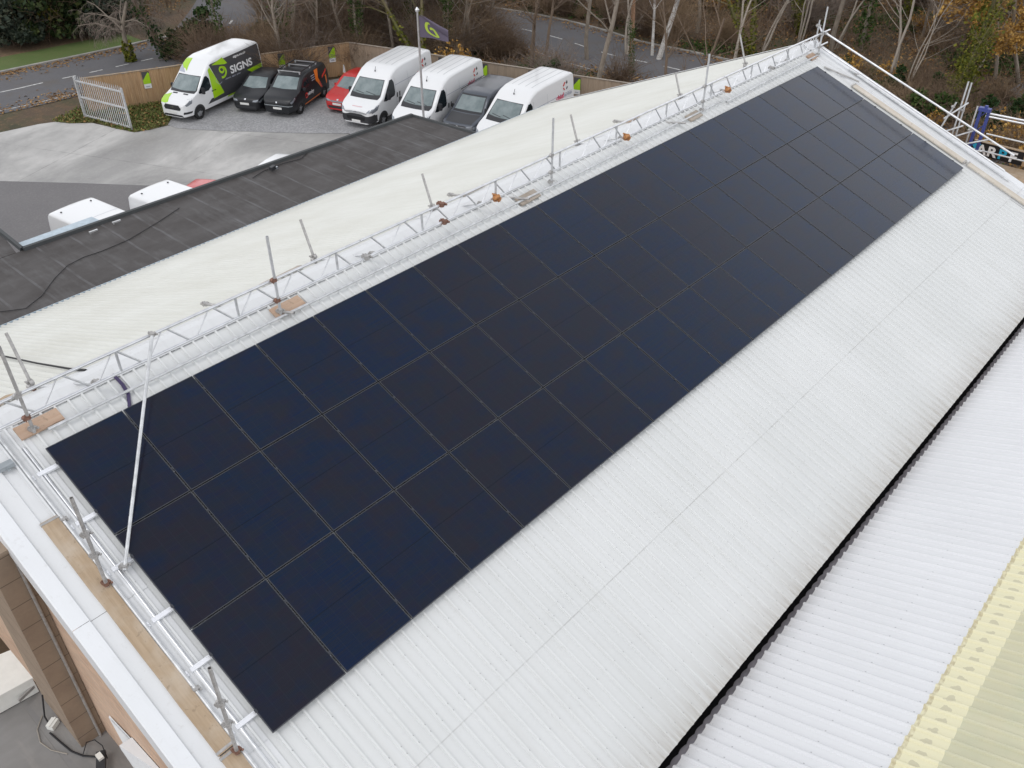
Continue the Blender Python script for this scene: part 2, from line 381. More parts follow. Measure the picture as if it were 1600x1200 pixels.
def profile_sheet(x0, x1, prof, pitch, xoff, s0, s1, zfun=lambda s: 0., ns=2, thick=.0, endcut=None):
    """corrugated sheet in local (x, s, h): prof = list of (frac, h) across one pitch"""
    xs = []
    k0 = math.floor((x0 - xoff) / pitch) - 1; k1 = math.ceil((x1 - xoff) / pitch) + 1
    for k in range(k0, k1):
        for f, h in prof:
            x = xoff + (k + f) * pitch
            if x0 - 1e-6 <= x <= x1 + 1e-6: xs.append((x, h))
    V = []; F = []; n = len(xs)
    for j in range(ns):
        t = j / (ns - 1)
        for x, h in xs:
            e = s1 if endcut is None else endcut(x)
            V.append((x, s0 + (e - s0) * t, h + zfun(t)))
    for j in range(ns - 1):
        for i in range(n - 1): F.append((j * n + i, j * n + i + 1, (j + 1) * n + i + 1, (j + 1) * n + i))
    if thick:
        b = len(V); j = ns - 1
        for i in range(n): x, y, z = V[j * n + i]; V.append((x, y, z - thick))
        for i in range(n - 1): F.append((j * n + i, j * n + i + 1, b + i + 1, b + i))
        b = len(V)
        for i in range(n): x, y, z = V[i]; V.append((x, y, z - thick))
        for i in range(n - 1): F.append((i, b + i, b + i + 1, i + 1))
    return V, F

# ------------------------------------------------------------------ world and sun
w = bpy.data.worlds.new('World'); S.world = w; w.use_nodes = True; nt = w.node_tree
sky = nt.nodes.new('ShaderNodeTexSky'); sky.sky_type = 'NISHITA'; sky.sun_disc = False
SUN_EL, SUN_AZ = R(64), R(268)
sky.sun_elevation = SUN_EL; sky.sun_rotation = SUN_AZ; sky.dust_density = 3.0; sky.air_density = 1.0; sky.ozone_density = 1.0
hs = nt.nodes.new('ShaderNodeHueSaturation'); hs.inputs['Saturation'].default_value = .5
nt.links.new(sky.outputs[0], hs.inputs['Color']); bg = nt.nodes['Background']
# overcast: a cloud sheet over the sky, thinner and brighter towards the horizon
tc = nt.nodes.new('ShaderNodeTexCoord'); sx = nt.nodes.new('ShaderNodeSeparateXYZ'); nt.links.new(tc.outputs['Generated'], sx.inputs[0])
gr = nt.nodes.new('ShaderNodeValToRGB'); nt.links.new(sx.outputs[2], gr.inputs[0]); ge = gr.color_ramp.elements
ge[0].position = 0.; ge[0].color = (11.2, 11.3, 11.5, 1); ge[1].position = 1.; ge[1].color = (3.7, 3.85, 4.1, 1)
e2 = ge.new(.42); e2.color = (10.6, 10.7, 10.9, 1); e3 = ge.new(.75); e3.color = (5.2, 5.35, 5.6, 1)
cn = nt.nodes.new('ShaderNodeTexNoise'); cn.inputs['Scale'].default_value = 3.2; cn.inputs['Detail'].default_value = 5; nt.links.new(tc.outputs['Generated'], cn.inputs['Vector'])
cr = nt.nodes.new('ShaderNodeValToRGB'); nt.links.new(cn.outputs['Fac'], cr.inputs[0]); cr.color_ramp.elements[0].position = .3; cr.color_ramp.elements[0].color = (.84, .84, .86, 1); cr.color_ramp.elements[1].position = .7; cr.color_ramp.elements[1].color = (1.12, 1.12, 1.12, 1)
mm = nt.nodes.new('ShaderNodeMix'); mm.data_type = 'RGBA'; mm.blend_type = 'MULTIPLY'; mm.inputs[0].default_value = 1; nt.links.new(gr.outputs[0], mm.inputs[6]); nt.links.new(cr.outputs[0], mm.inputs[7])
m2 = nt.nodes.new('ShaderNodeMix'); m2.data_type = 'RGBA'; m2.inputs[0].default_value = .85; nt.links.new(hs.outputs[0], m2.inputs[6]); nt.links.new(mm.outputs[2], m2.inputs[7])
nt.links.new(m2.outputs[2], bg.inputs[0]); bg.inputs[1].default_value = .15
sd = bpy.data.lights.new('sun', 'SUN'); sd.energy = .75; sd.angle = R(24); sd.color = (1, .97, .93); so = bpy.data.objects.new('sun', sd); COL.objects.link(so)
dirv = Vector((math.sin(SUN_AZ) * math.cos(SUN_EL), math.cos(SUN_AZ) * math.cos(SUN_EL), math.sin(SUN_EL)))
so.rotation_euler = (-dirv).to_track_quat('-Z', 'Y').to_euler(); so.location = (0, -30, 40)
S.view_settings.view_transform = 'Standard'; S.view_settings.look = 'None'; S.view_settings.exposure = EXPO = 0.0

# ------------------------------------------------------------------ main warehouse
PH = R(20.7); CS, SN = math.cos(PH), math.sin(PH)
DN = Vector((0, -CS, -SN)); NR = Vector((0, -SN, CS))
MN = Matrix(((1, 0, 0, 0), (0, DN.y, NR.y, 0), (0, DN.z, NR.z, 0), (0, 0, 0, 1)))      # near slope frame: (x, s, h)
def N(x, s, h=0.): return Vector((x, 0, 0)) + DN * s + NR * h
RIDGE = N(0, -.9, -.12)
P2 = R(22.5); DF = Vector((0, math.cos(P2), -math.sin(P2))); NF = Vector((0, math.sin(P2), math.cos(P2)))
MF = Matrix(((1, 0, 0, RIDGE.x), (0, DF.y, NF.y, RIDGE.y), (0, DF.z, NF.z, RIDGE.z), (0, 0, 0, 1)))
def FR(x, s, h=0.): return RIDGE + Vector((x, 0, 0)) + DF * s + NF * h
XE0, XE1 = -1.05, 24.85
bld = thing('warehouse', 'long pitched-roof brick warehouse carrying the black solar array and ridge scaffolding', 'warehouse')
ribs = [(0., .036), (.065, .036), (.115, 0.), (.5, .002), (.885, 0.), (.935, .036)]
V, F = profile_sheet(-.42, 24.1, ribs, .2055, .065, -.75, 6.55, ns=10, thick=.004)
link('roof_sheet', new_mesh('roof_sheet', [(a, b, c - .117) for a, b, c in V], F, 'near_roof', auto=20), bld, MN)
V, F = profile_sheet(-.42, 24.1, ribs, .2055, .065, 6.44, 8.75, ns=4, thick=.005)
link('roof_sheet', new_mesh('roof_sheet', [(a, b, c - .1225) for a, b, c in V], F, 'near_roof', auto=20), bld, MN)
sinw = [(k / 8, .025 * math.cos(2 * math.pi * k / 8)) for k in range(8)]
def far_end(x): return 10.25 + (x - 2.6) * .058
V, F = profile_sheet(XE0 + .05, XE1, sinw, .146, 0, .28, 11, ns=8, endcut=far_end, thick=.01)
FRS = link('roof_sheet', new_mesh('roof_sheet', [(a, b, c - .02) for a, b, c in V], F, 'far_roof', smooth=True), bld, MF)
# ridge cap (bent sheet, 2.9 m lengths with laps)
mb = MB(); xs = list(np.arange(-.55, 24.7, 2.9)) + [24.5]
for k in range(len(xs) - 1):
    a, b = xs[k], xs[k + 1] + (.05 if k < len(xs) - 2 else 0); dz = .004 * (k % 2)
    pr = [(N, -.62, -.10), (N, -.62, -.078), (N, -.85, -.068), (FR, .03, .055), (FR, .46, .02), (FR, .46, .002)]
    for (f0, s0, h0), (f1, s1, h1) in zip(pr[:-1], pr[1:]): mb.add([f0(a, s0, h0 + dz), f1(a, s1, h1 + dz), f1(b, s1, h1 + dz), f0(b, s0, h0 + dz)], [(0, 1, 2, 3)])
mb.build('ridge_cap', 'white_flash', bld)
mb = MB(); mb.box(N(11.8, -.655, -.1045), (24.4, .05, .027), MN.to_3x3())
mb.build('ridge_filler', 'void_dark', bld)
# verge flashings
def verge(prof, s_list, mat):
    for q in range(len(s_list) - 1):
        a, b = s_list[q] + .002, s_list[q + 1] - .002; mb = MB(); dz = .003 * (q % 2)
        V = [N(x, a, h + dz) for x, h in prof] + [N(x, b, h + dz) for x, h in prof]; n = len(prof)
        mb.add(V, [(k, k + 1, n + k + 1, n + k) for k in range(n - 1)]); mb.build('verge_flashing', mat, bld)
SL = [-.9, -.02, 2.55, 5.1, 7.4, 8.78]
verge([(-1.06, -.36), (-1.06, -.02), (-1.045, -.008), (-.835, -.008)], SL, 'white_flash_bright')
verge([(-.835, -.02), (-.825, -.05), (-.60, -.045), (-.592, -.075), (-.42, -.075), (-.42, -.028), (-.395, -.028), (-.395, -.085), (-.27, -.09), (-.25, -.06), (-.225, -.06), (-.21, -.098), (-.05, -.104)], SL, 'white_flash')
SL2 = [-.9, 1.6, 4.2, 6.6, 8.78]
verge([(23.35, -.104), (23.62, -.098), (23.64, -.05), (23.70, -.05), (23.72, -.085), (23.88, -.085), (23.89, -.045), (24.09, -.04), (24.095, -.07)], SL2, 'white_flash')
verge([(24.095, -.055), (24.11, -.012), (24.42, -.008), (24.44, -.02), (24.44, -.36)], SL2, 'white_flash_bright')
# far slope verge trim at both gables, eave gutter
for xx in (XE1, XE0 + .02):
    mb = MB(); e = far_end(xx)
    mb.add([FR(xx - .1, .0, .03), FR(xx - .1, e, .03), FR(xx, e, .035), FR(xx, 0, .035), FR(xx + .03, 0, -.22), FR(xx + .03, e, -.22)], [(0, 3, 2, 1), (3, 4, 5, 2)]); mb.build('verge_flashing', 'white_flash', bld)
mb = MB(); gx = np.linspace(XE0, XE1 + .05, 14)
sec = [(-.06, .0), (-.06, -.10), (.10, -.12), (.13, -.02), (.145, -.02), (.12, -.14), (-.08, -.12)]
for k in range(len(gx) - 1):
    a, b = gx[k], gx[k + 1]; n = len(sec)
    PA = [FR(a, far_end(a), 0) + Vector((0, y, z - .045)) for y, z in sec]; PB = [FR(b, far_end(b), 0) + Vector((0, y, z - .045)) for y, z in sec]
    mb.add(PA + PB, [(i, i + 1, n + i + 1, n + i) for i in range(n - 1)])
mb.build('gutter', 'gutter_blue', bld)
# walls (brick gables, side walls)
EN = N(0, 8.55, -.2); XW0, XW1 = -.93, 24.3
EF = FR(0, 10.2, -.2); EF1 = FR(24.6, 11.4, -.2)
mb = MB(); top = RIDGE + Vector((0, 0, -.15))
for xw, t_ in ((XW0, 1), (XW1, -1)):
    ef = EF if t_ == 1 else EF1
    pts = [Vector((xw, EN.y, GZ)), Vector((xw, EN.y, EN.z)), Vector((xw, top.y, top.z)), Vector((xw, ef.y, ef.z)), Vector((xw, ef.y, GZ))]
    mb.poly(pts if t_ == 1 else pts[::-1])
mb.add([(XW0, EN.y, GZ), (XW1, EN.y, GZ), (XW1, EN.y, EN.z), (XW0, EN.y, EN.z)], [(0, 1, 2, 3)])
mb.add([(XW0, EF.y, GZ), (XW1, EF1.y, GZ), (XW1, EF1.y, EF1.z), (XW0, EF.y, EF.z)], [(3, 2, 1, 0)])
mb.build('wall', 'gable_brick', bld)

# ------------------------------------------------------------------ solar panels
PA_, PB_ = 1.154, 1.7030857
PW, PL, PT = 1.134, 1.683, .034
fr = MB(); fw = .011
for (x0, x1, y0, y1) in ((-PW / 2, PW / 2, -PL / 2, -PL / 2 + fw), (-PW / 2, PW / 2, PL / 2 - fw, PL / 2), (-PW / 2, -PW / 2 + fw, -PL / 2 + fw, PL / 2 - fw), (PW / 2 - fw, PW / 2, -PL / 2 + fw, PL / 2 - fw)):
    fr.box(((x0 + x1) / 2, (y0 + y1) / 2, -PT / 2), (x1 - x0, y1 - y0, PT))
pr0 = thing('solar_panel', '', 'solar panel', M=MN.copy(), group='black solar panels on the near roof slope')
fr.build('frame', 'panel_frame', pr0)
gl = MB(); gl.box((0, 0, -.0075), (PW - 2 * fw - .001, PL - 2 * fw - .001, .009)); gl.build('glass', 'panel_glass', pr0)
ORD = ['first', 'second', 'third', 'fourth', 'fifth', 'sixth', 'seventh', 'eighth', 'ninth', 'tenth', 'eleventh', 'twelfth', 'thirteenth', 'fourteenth', 'fifteenth', 'sixteenth', 'seventeenth', 'eighteenth', 'nineteenth', 'last']
ROW = ['ridge-side row', 'middle row', 'lowest row']
for j in range(3):
    for i in range(20):
        tilt = Matrix.Rotation(rnd.gauss(0, .0013), 4, 'X') @ Matrix.Rotation(rnd.gauss(0, .0018), 4, 'Y')
        M = MN @ Matrix.Translation((PA_ * (i + .5), PB_ * (j + .5), rnd.gauss(0, .001))) @ tilt
        lab = 'black solar panel, %s from the near gable in the %s' % (ORD[i], ROW[j]) if i else 'black solar panel at the near gable end of the %s' % ROW[j]
        if i == 19: lab = 'black solar panel at the far gable end of the %s' % ROW[j]
        if i == 0 and j == 0: pr0.matrix_basis = M; pr0['label'] = lab
        else: dup(pr0, M, lab)
clampm = MB(); clampm.box((0, 0, .002), (.034, .045, .008)); clampm.tube((0, 0, .006), (0, 0, .012), .008, 6)
clamp_me = new_mesh('clamp', clampm.V, clampm.F, 'panel_frame')
RS = [.31, 1.255, 2.10, 3.0, 3.83, 4.755]
for k, s_ in enumerate(RS):
    row = ['top', 'middle', 'lowest'][k // 2]; side = ['upper', 'lower'][k % 2]
    rt = thing('mounting_rail', 'aluminium rail under the %s half of the %s panel row, its end protruding' % (side, {'top':'ridge-side'}.get(row,row)), 'rail', M=MN @ Matrix.Translation((0, s_, 0)), group='mounting rails under the solar panels')
    q = MB(); L = 23.4
    q.box((-.27 + L / 2, 0, -.060), (L, .062, .036)); q.box((-.27 + L / 2, -.022, -.039), (L, .016, .006)); q.box((-.27 + L / 2, .022, -.039), (L, .016, .006)); q.build('rail', 'rail_bright', rt)
    q = MB(); q.box((-.33, 0, -.075), (.035, .075, .035)); q.box((-.33, 0, -.05), (.02, .02, .03)); q.build('roof_bracket', 'rail_bright', rt)
    for i in range(21): link('clamp', clamp_me, rt, Matrix.Translation((PA_ * i + (.012 if i == 0 else -.012 if i == 20 else 0), 0, 0)))
bT = Matrix.Translation((12, 3, GZ)); bld.matrix_basis = bT
for ch in bld.children: ch.matrix_basis = bT.inverted() @ ch.matrix_basis

# ------------------------------------------------------------------ scaffolding on the ridge
TR = .0242
def coupler_mesh():
    q = MB(); q.tube((0, 0, -.028), (0, 0, .028), .036, 10); q.tube((-.03, .045, 0), (.03, .045, 0), .036, 10)
    q.box((.045, 0, 0), (.03, .05, .04)); q.tube((.05, -.05, 0), (.05, .045, 0), .008, 6); q.box((.05, -.045, 0), (.024, .014, .024)); q.tube((-.02, .045, -.055), (-.02, .045, .05), .008, 6)
    return q
cq = coupler_mesh()
COUP = {m: new_mesh('coupler', cq.V, cq.F, m, auto=40) for m in ('galv_dull', 'rust', 'orange_rust')}
def coupler(parent, loc, m='galv_dull', rz=0., rx=0., sc=1.):
    return link('coupler', COUP[m], parent, Matrix.Translation(Vector(loc)) @ Matrix.Rotation(rz, 4, 'Z') @ Matrix.Rotation(rx, 4, 'X') @ Matrix.Scale(sc, 4))
def tube_thing(name, p, q, label, mat='galv', group=None, cat='scaffold tube', coups=(), r=TR):
    p, q = Vector(p), Vector(q); t = thing(name, label, cat, p, group=group); d = q - p
    u, w_ = basis(d); m = MB(); n = 12; k = r * .82
    # open-ended tube with a wall
    m.tube((0, 0, 0), d, r, n, cap=False); m.tube((0, 0, 0), d, k, n, cap=False)
    b = len(m.V)
    ring = lambda o, rr: [o + (u * math.cos(6.28318 * j / n) + w_ * math.sin(6.28318 * j / n)) * rr for j in range(n)]
    for o in (Vector((0, 0, 0)), d):
        m.add(ring(o, r) + ring(o, k), [(j, (j + 1) % n, n + (j + 1) % n, n + j) for j in range(n)])
    m.build('tube', mat, t, auto=40)
    for (f, mt, rz) in coups: coupler(t, d * f, mt, rz)
    return t

YB = .38
def beam(x0, x1, label):
    t = thing('lattice_beam', label, 'lattice beam', (x0, YB, .34), group='aluminium lattice beams along the ridge'); L = x1 - x0
    q = MB(); q.tube((0, 0, .37), (L, 0, .37), TR, 12); q.build('top_chord', 'aluminium', t, auto=40)
    q = MB(); q.tube((0, 0, 0), (L, 0, 0), TR, 12); q.build('bottom_chord', 'aluminium', t, auto=40)
    k = math.ceil((x0 - .66) / .8075); x = .66 + k * .8075
    while x < x1:
        if x + .31 < x1: q = MB(); q.tube((x - x0, 0, .355), (x - x0 + .30, 0, .015), .017, 8); q.build('brace', 'galv', t, auto=40)
        if x - .37 > x0: q = MB(); q.tube((x - x0 - .09, 0, .355), (x - x0 - .36, 0, .015), .011, 8); q.build('brace', 'aluminium', t, auto=40)
        x += .8075
    k = math.ceil((x0 - 1.45) / 2.035); x = 1.45 + k * 2.035
    while x < x1:
        q = MB(); q.tube((x - x0, 0, .36), (x - x0, 0, .01), .022, 8); q.build('post', 'galv', t, auto=40); x += 2.035
    return t
beam(-.62, 6.05, 'aluminium lattice beam standing on the ridge at the near gable end')
beam(6.07, 12.2, 'aluminium lattice beam on the ridge just past the tall pole nearest the splintered board')
beam(12.22, 18.3, 'aluminium lattice beam on the ridge in the far half, above the vans in view')
beam(18.32, 24.35, 'aluminium lattice beam on the ridge ending at the far gable corner')
# tube lying along the near side of the ridge
lr = [(.2, 6.3), (6.3, 12.3), (12.3, 18.4), (18.4, 23.75)]
ln = ['starting at the near pink sole board', 'running past the nearest orange coupler', 'running past the middle orange coupler', 'ending at the far pink sole board']
for (a, b), t_ in zip(lr, ln):
    tube_thing('scaffold_tube', N(a, -.27, -.03), N(b, -.27 if b < 15 else -.36, -.03), 'tube lying below the ridge cap, %s' % t_, group='tubes lying below the ridge cap')
# standards
stx = [(.04, 'pink sole board at the near gable'), (4.22, 'splintered board and pink sole board'), (11.3, 'grey timber block beside it'), (17.32, 'brown sole board in its far half'), (23.75, 'guard rails at the far gable corner')]
for k, (x, w_) in enumerate(stx):
    b = Vector((x, .33, .075)); 
    tube_thing('scaffold_pole', b, (x + .0, .33, 1.52 if k < 4 else 1.47), 'upright scaffold pole on the ridge by the %s' % w_, 'galv_dull' if k in (0,) else 'galv', 'upright poles along the ridge', 'scaffold pole',
               [(.04, 'galv_dull', .4), (.19, 'rust' if k < 2 else 'galv_dull', 1.5), (.455, 'rust' if k == 1 else 'galv_dull', 1.5)])
# second upright at the very corner (far) and at near edge
tube_thing('scaffold_pole', (24.05, .62, -.05), (24.05, .62, 1.0), 'short upright pole at the outer side of the far gable corner', 'aluminium', 'upright poles along the ridge', 'scaffold pole', [(.55, 'galv_dull', 0), (.85, 'galv_dull', 0)])
tube_thing('scaffold_tube', (23.7, .33, .77), (24.25, .72, .82), 'short white tube tying the top rail to the far corner pole', 'aluminium')
tube_thing('scaffold_tube', (23.7, .33, .36), (24.25, .72, .40), 'short white tube tying the lower rail to the far corner pole', 'aluminium')
tube_thing('scaffold_tube', (23.2, .35, .35), (23.9, .95, .30), 'thin diagonal tube low behind the far gable corner pole', 'galv')
# sole boards
def board(name, label, M, d, mat, group=None, cat='board', notch=False):
    t = thing(name, label, cat, M=M, group=group); q = MB(); x, y, z = d
    n = 10; rr = random.Random(label)
    xs_ = [-x / 2 + x * k / n for k in range(n + 1)]
    V = []; 
    for xx in xs_:
        a, b_ = y / 2 + rr.uniform(-1, 1) * .004, y / 2 + rr.uniform(-1, 1) * .004; h = rr.uniform(-1, 1) * .002
        V += [(xx, -a, -z / 2 + h), (xx, b_, -z / 2 + h), (xx, b_, z / 2 + h), (xx, -a, z / 2 + h)]
    F = [(k * 4 + j, k * 4 + (j + 1) % 4, k * 4 + 4 + (j + 1) % 4, k * 4 + 4 + j) for k in range(n) for j in range(4)] + [(0, 1, 2, 3), (4 * n + 3, 4 * n + 2, 4 * n + 1, 4 * n)]
    q.add(V, F); q.build('plank', mat, t)
    if x > 1:
        for e in (-1, 1):
            q = MB(); q.box((e * (x / 2 - .03), 0, 0), (.035, y + .012, z + .008)); q.build('end_band', 'galv_dull', t)
    return t
def NM(x, s, h=0, rz=0., rx=0.): return MN @ Matrix.Translation((x, s, h)) @ Matrix.Rotation(rz, 4, 'Z') @ Matrix.Rotation(rx, 4, 'X')
def FM(x, s, h=0, rz=0.): return MF @ Matrix.Translation((x, s, h)) @ Matrix.Rotation(rz, 4, 'Z')
gsb = 'timber sole boards under the ridge poles'
board('sole_board', 'pink timber sole board under the pole at the near gable end of the ridge', NM(.16, -.44, -.066, R(-1)), (.62, .225, .038), 'board_pink', gsb)
board('sole_board', 'pink timber sole board under the upright by the splintered board', NM(4.42, -.42, -.066, R(-2)), (.60, .225, .038), 'board_pink', gsb)
board('sole_board', 'pale grey timber block on the roof under the ridge tube, nearer of two weathered blocks', NM(10.5, -.30, -.066, R(-2)), (.62, .225, .038), 'board_grey', gsb)
board('sole_board', 'brown timber sole board under the upright in the far half of the ridge', NM(16.95, -.34, -.066, R(-2)), (.55, .225, .038), 'board_grey', gsb)
board('sole_board', 'square pink timber pad in the corner by the far gable', NM(23.55, -.42, -.066, R(-2)), (.42, .225, .038), 'board_pink', gsb)
board('sole_board', 'brown timber offcut behind the near end pole on the far slope', FM(.05, .62, .05, R(35)), (.5, .225, .038), 'board_wood', gsb)
board('broken_board', 'splintered brown board lying behind the lattice beam near the second pole', FM(5.05, .62, .06, R(8)), (.95, .13, .03), 'board_grey')
board('loose_board', 'brown board lying behind the lattice beam near the third orange patch', FM(9.9, .45, .06, R(6)), (.7, .1, .03), 'board_grey')
board('loose_board', 'pink broken board behind the lattice beam beyond the third upright', FM(15.6, .40, .07, R(12)), (.6, .15, .04), 'board_pink')
# short props on the far slope, square to the roof
props = [(.5, .55, .95), (5.79, .62, .85), (8.65, .42, .80), (13.4, .45, .75), (17.9, .55, .7), (21.44, .62, .98)]
pl = ['near gable', 'splintered board', 'orange coupler nearest the near gable', 'third tall upright pole', 'pink broken board', 'far gable']
for (x, s, L), w_ in zip(props, pl):
    tube_thing('scaffold_prop', FR(x, s - .05, -.0), FR(x + .02, s - .05, L), 'short leaning prop behind the lattice beam by the %s' % w_, 'galv_dull', 'short props behind the lattice beam', 'scaffold prop',
               [(.06, 'rust' if x < 1 else 'galv_dull', .3), (.12, 'galv_dull', 1.9), (.18, 'galv_dull', 3.2)])
    tube_thing('scaffold_tube', FR(x + .03, s + .0, .06), Vector((x + .62, YB + .05, .31)), 'short cross tube behind the lattice beam by the %s' % w_, 'galv', 'cross tubes behind the lattice beam', coups=[(.96, 'galv_dull', .6)])
for x, w_ in ((4.1, 'splintered board'), (16.0, 'pink broken board in the far half'), (10.1, 'loose brown board behind it')):
    tube_thing('scaffold_tube', FR(x - .5, .95, .12), Vector((x + .25, YB - .25, .12)), 'weathered tube crossing under the beam near the %s' % w_, 'galv_dull', 'cross tubes behind the lattice beam', coups=[(.05, 'galv_dull', .2), (.4, 'rust', 1.)])
# orange rusty couplers on the bottom chord
for (x, w_) in ((9.55, 'nearest the near gable'), (14.0, 'middle of three along the beam'), (18.5, 'nearest the far gable')):
    t = thing('coupler', 'bright orange rusty coupler on the lattice beam, %s' % w_, 'coupler', (x, YB - .03, .34), group='orange couplers on the lattice beam')
    q = MB(); q.tube((0, 0, -.06), (0, 0, .06), .05, 10, r2=.06); q.tube((-.07, -.03, .03), (.07, -.03, .03), .045, 10); q.box((0, .02, .075), (.10, .07, .03), Matrix.Rotation(.4, 3, 'Y')); q.box((.05, -.06, -.03), (.06, .05, .09), Matrix.Rotation(.5, 3, 'X')); q.build('clamp_body', 'orange_rust', t, auto=40)
    q = MB(); q.tube((.03, -.11, .02), (.03, .06, .02), .01, 6); q.tube((-.05, -.09, -.02), (-.05, .05, -.02), .01, 6); q.build('bolt', 'rust', t)
for (x, z) in ((8.1, .34), (8.05, .72), (20.9, .36), (6.15, .36)):
    t = thing('coupler', 'small %s coupler on the lattice beam %s' % ('brown' if x < 8.2 and x > 7 else 'grey', {8.1: 'lower chord near the first orange coupler', 8.05: 'top chord near the first orange coupler', 20.9: 'close to the far gable', 6.15: 'at the first beam joint'}[x]), 'coupler', (x, YB - .03, z), group='small couplers on the lattice beam')
    q = MB(); q.V, q.F, q.I = list(cq.V), list(cq.F), list(cq.I); q.build('clamp_body', 'rust' if 7 < x < 8.2 else 'galv_dull', t, M=Matrix.Scale(1.35, 4), auto=40)
# joint collars on the ridge beam at the near end
tube_thing('brace_tube', (2.02, YB - .055, .74), N(-.17, 2.22, .0), 'long pale brace tube leaning from the lattice beam down across the first panels', 'galv', None, 'brace tube', [(.0, 'galv_dull', 0), (.985, 'galv_dull', .5)], r=.0245)
# near verge: tubes, board and two poles
gv = 'tubes lying along the near verge'
tube_thing('scaffold_tube', N(-.36, -.62, -.035), N(-.37, 6.6, -.03), 'bright tube lying along the near verge beside the scaffold board', 'galv', gv, coups=[(.24, 'galv_dull', 0), (.65, 'galv_dull', 0)])
tube_thing('scaffold_tube', N(-.185, -.2, -.085), N(-.235, 6.6, -.08), 'bright tube lying along the near verge, closest to the panels', 'aluminium', gv)
bd = board('scaffold_board', 'long brown scaffold board lying on the near verge below the first pole', MN @ Matrix.Translation((-.505, 2.95, -.042)) @ Matrix.Rotation(R(90), 4, 'Z'), (3.9, .225, .038), 'board_wood', 'scaffold boards on the near verge')
board('scaffold_board', 'second scaffold board on the near verge, starting at the lower pole', MN @ Matrix.Translation((-.51, 6.87, -.042)) @ Matrix.Rotation(R(90), 4, 'Z'), (3.9, .225, .038), 'board_wood', 'scaffold boards on the near verge')
for s_, ht, w_ in ((2.27, 1.58, 'halfway down the near verge'), (5.02, 1.70, 'at the lower board end, near verge')):
    b = N(-.435, s_, -.02)
    tube_thing('scaffold_pole', b, b + Vector((-.01, -.03, ht)), 'weathered upright pole on the scaffold board %s' % w_, 'galv_dull', 'poles on the near verge', 'scaffold pole',
               [(.03, 'rust', .2), (.36, 'galv_dull', .4), (.60, 'galv_dull', .5)])
    for f, dz in ((.36, .1), (.60, .15)):
        pass
# far verge : guard rails, board, tubes
tube_thing('guard_rail', (23.95, .43, .74), (23.9, -5.73, -1.43), 'white upper guard rail tube running down the far gable verge', 'aluminium', 'guard rails on the far gable', 'guard rail', [(.02, 'galv_dull', 0)], r=.027)
tube_thing('guard_rail', (23.98, .54, .335), (23.9, -5.63, -1.91), 'white lower guard rail tube running down the far gable verge', 'aluminium', 'guard rails on the far gable', 'guard rail', [(.02, 'galv_dull', 0)], r=.027)
board('scaffold_board', 'pale scaffold board lying along the far verge beside the array', MN @ Matrix.Translation((23.52, 3.05, -.045)) @ Matrix.Rotation(R(90), 4, 'Z'), (3.9, .225, .038), 'board_pale', 'scaffold boards on the far verge')
board('scaffold_board', 'pale scaffold board on the lower part of the far verge, past the array', MN @ Matrix.Translation((23.55, 7.0, -.045)) @ Matrix.Rotation(R(90), 4, 'Z'), (3.9, .225, .038), 'board_pale', 'scaffold boards on the far verge')
tube_thing('scaffold_tube', N(24.1, .6, .0), N(24.0, 6.2, .0), 'tube lying along the far verge beside the pale board', 'galv', 'tubes on the far gable', coups=[(.05, 'galv_dull', 0)])
tube_thing('scaffold_tube', N(23.4, .1, -.05), N(23.75, 1.15, .02), 'short grey tube end lying on the far verge flashing', 'galv_dull', 'tubes on the far gable')
tube_thing('scaffold_tube', (24.9, -.4, -.45), (25.0, -3.6, -1.75), 'thin tube slung outside the far gable below the guard rails', 'galv', 'tubes on the far gable')
# tower outside far gable
tw = [((24.62, -3.30, -1.95), (24.62, -3.66, -.62), 'leaning pole on the far verge nearest the array'), ((25.2, -3.62, GZ), (25.2, -3.66, -.17), 'tall twin tower pole beyond the far verge, left one'), ((25.25, -3.78, GZ), (25.25, -3.74, -.20), 'tall twin tower pole beyond the far verge, right one'), ((25.9, -3.9, GZ), (25.9, -3.93, -1.0), 'rear tower pole beyond the far verge, behind the twin poles')]
for a, b, w_ in tw: tube_thing('scaffold_pole', a, b, w_, 'galv', 'scaffold tower poles beyond the far gable', 'scaffold pole', [(.75, 'galv_dull', .3), (.9, 'galv_dull', 1.3)])
ties = [((24.62, -3.45, -1.15), (25.3, -3.80, -.78)), ((24.62, -3.35, -1.65), (25.3, -3.85, -1.45)), ((24.62, -3.3, -1.95), (25.95, -4.0, -1.75)), ((24.7, -3.2, -2.0), (26.0, -4.4, -2.3)), ((25.2, -3.3, -2.3), (26.0, -4.5, -1.9))]
tl = ['topmost', 'second from the top', 'middle', 'second from the bottom', 'lowest']
for (a, b), w_ in zip(ties, tl): tube_thing('scaffold_tube', a, b, 'short tie tube between the far tower poles, %s of five' % w_, 'galv', 'tie tubes of the far tower')
# blue hoist frame
t = thing('hoist_frame', 'blue steel hoist frame standing beside the far scaffold tower', 'hoist frame', (26, -4.1, GZ))
for n_, (y0, y1, zz) in enumerate(((-4.05, -4.0, -1.1), (-4.36, -4.16, -1.12))):
    q = MB(); q.box((0, (y0 + y1) / 2 + 4.1 + (n_ * .0), (zz - GZ) / 2), (.06, .085, zz - GZ)); q.build('mast', 'blue_steel', t)
q = MB()
for k in range(14): z0 = 1.0 + k * .45; q.tube((0, .08, z0), (0, -.16, z0 + .3), .018, 6)
q.build('lacing', 'blue_steel', t)
q = MB(); q.box((0, -.03, 7.12), (.16, .34, .10)); q.tube((0, -.05, 7.05), (0, -.05, 7.24), .05, 8); q.build('head', 'blue_steel', t)
gp = 'rails of the loading platform'
tube_thing('scaffold_tube', (26.0, -4.2, -1.17), (26.3, -9.0, -1.12), 'pale upper platform rail leaving the blue frame, upper of two', 'aluminium', gp, r=.03)
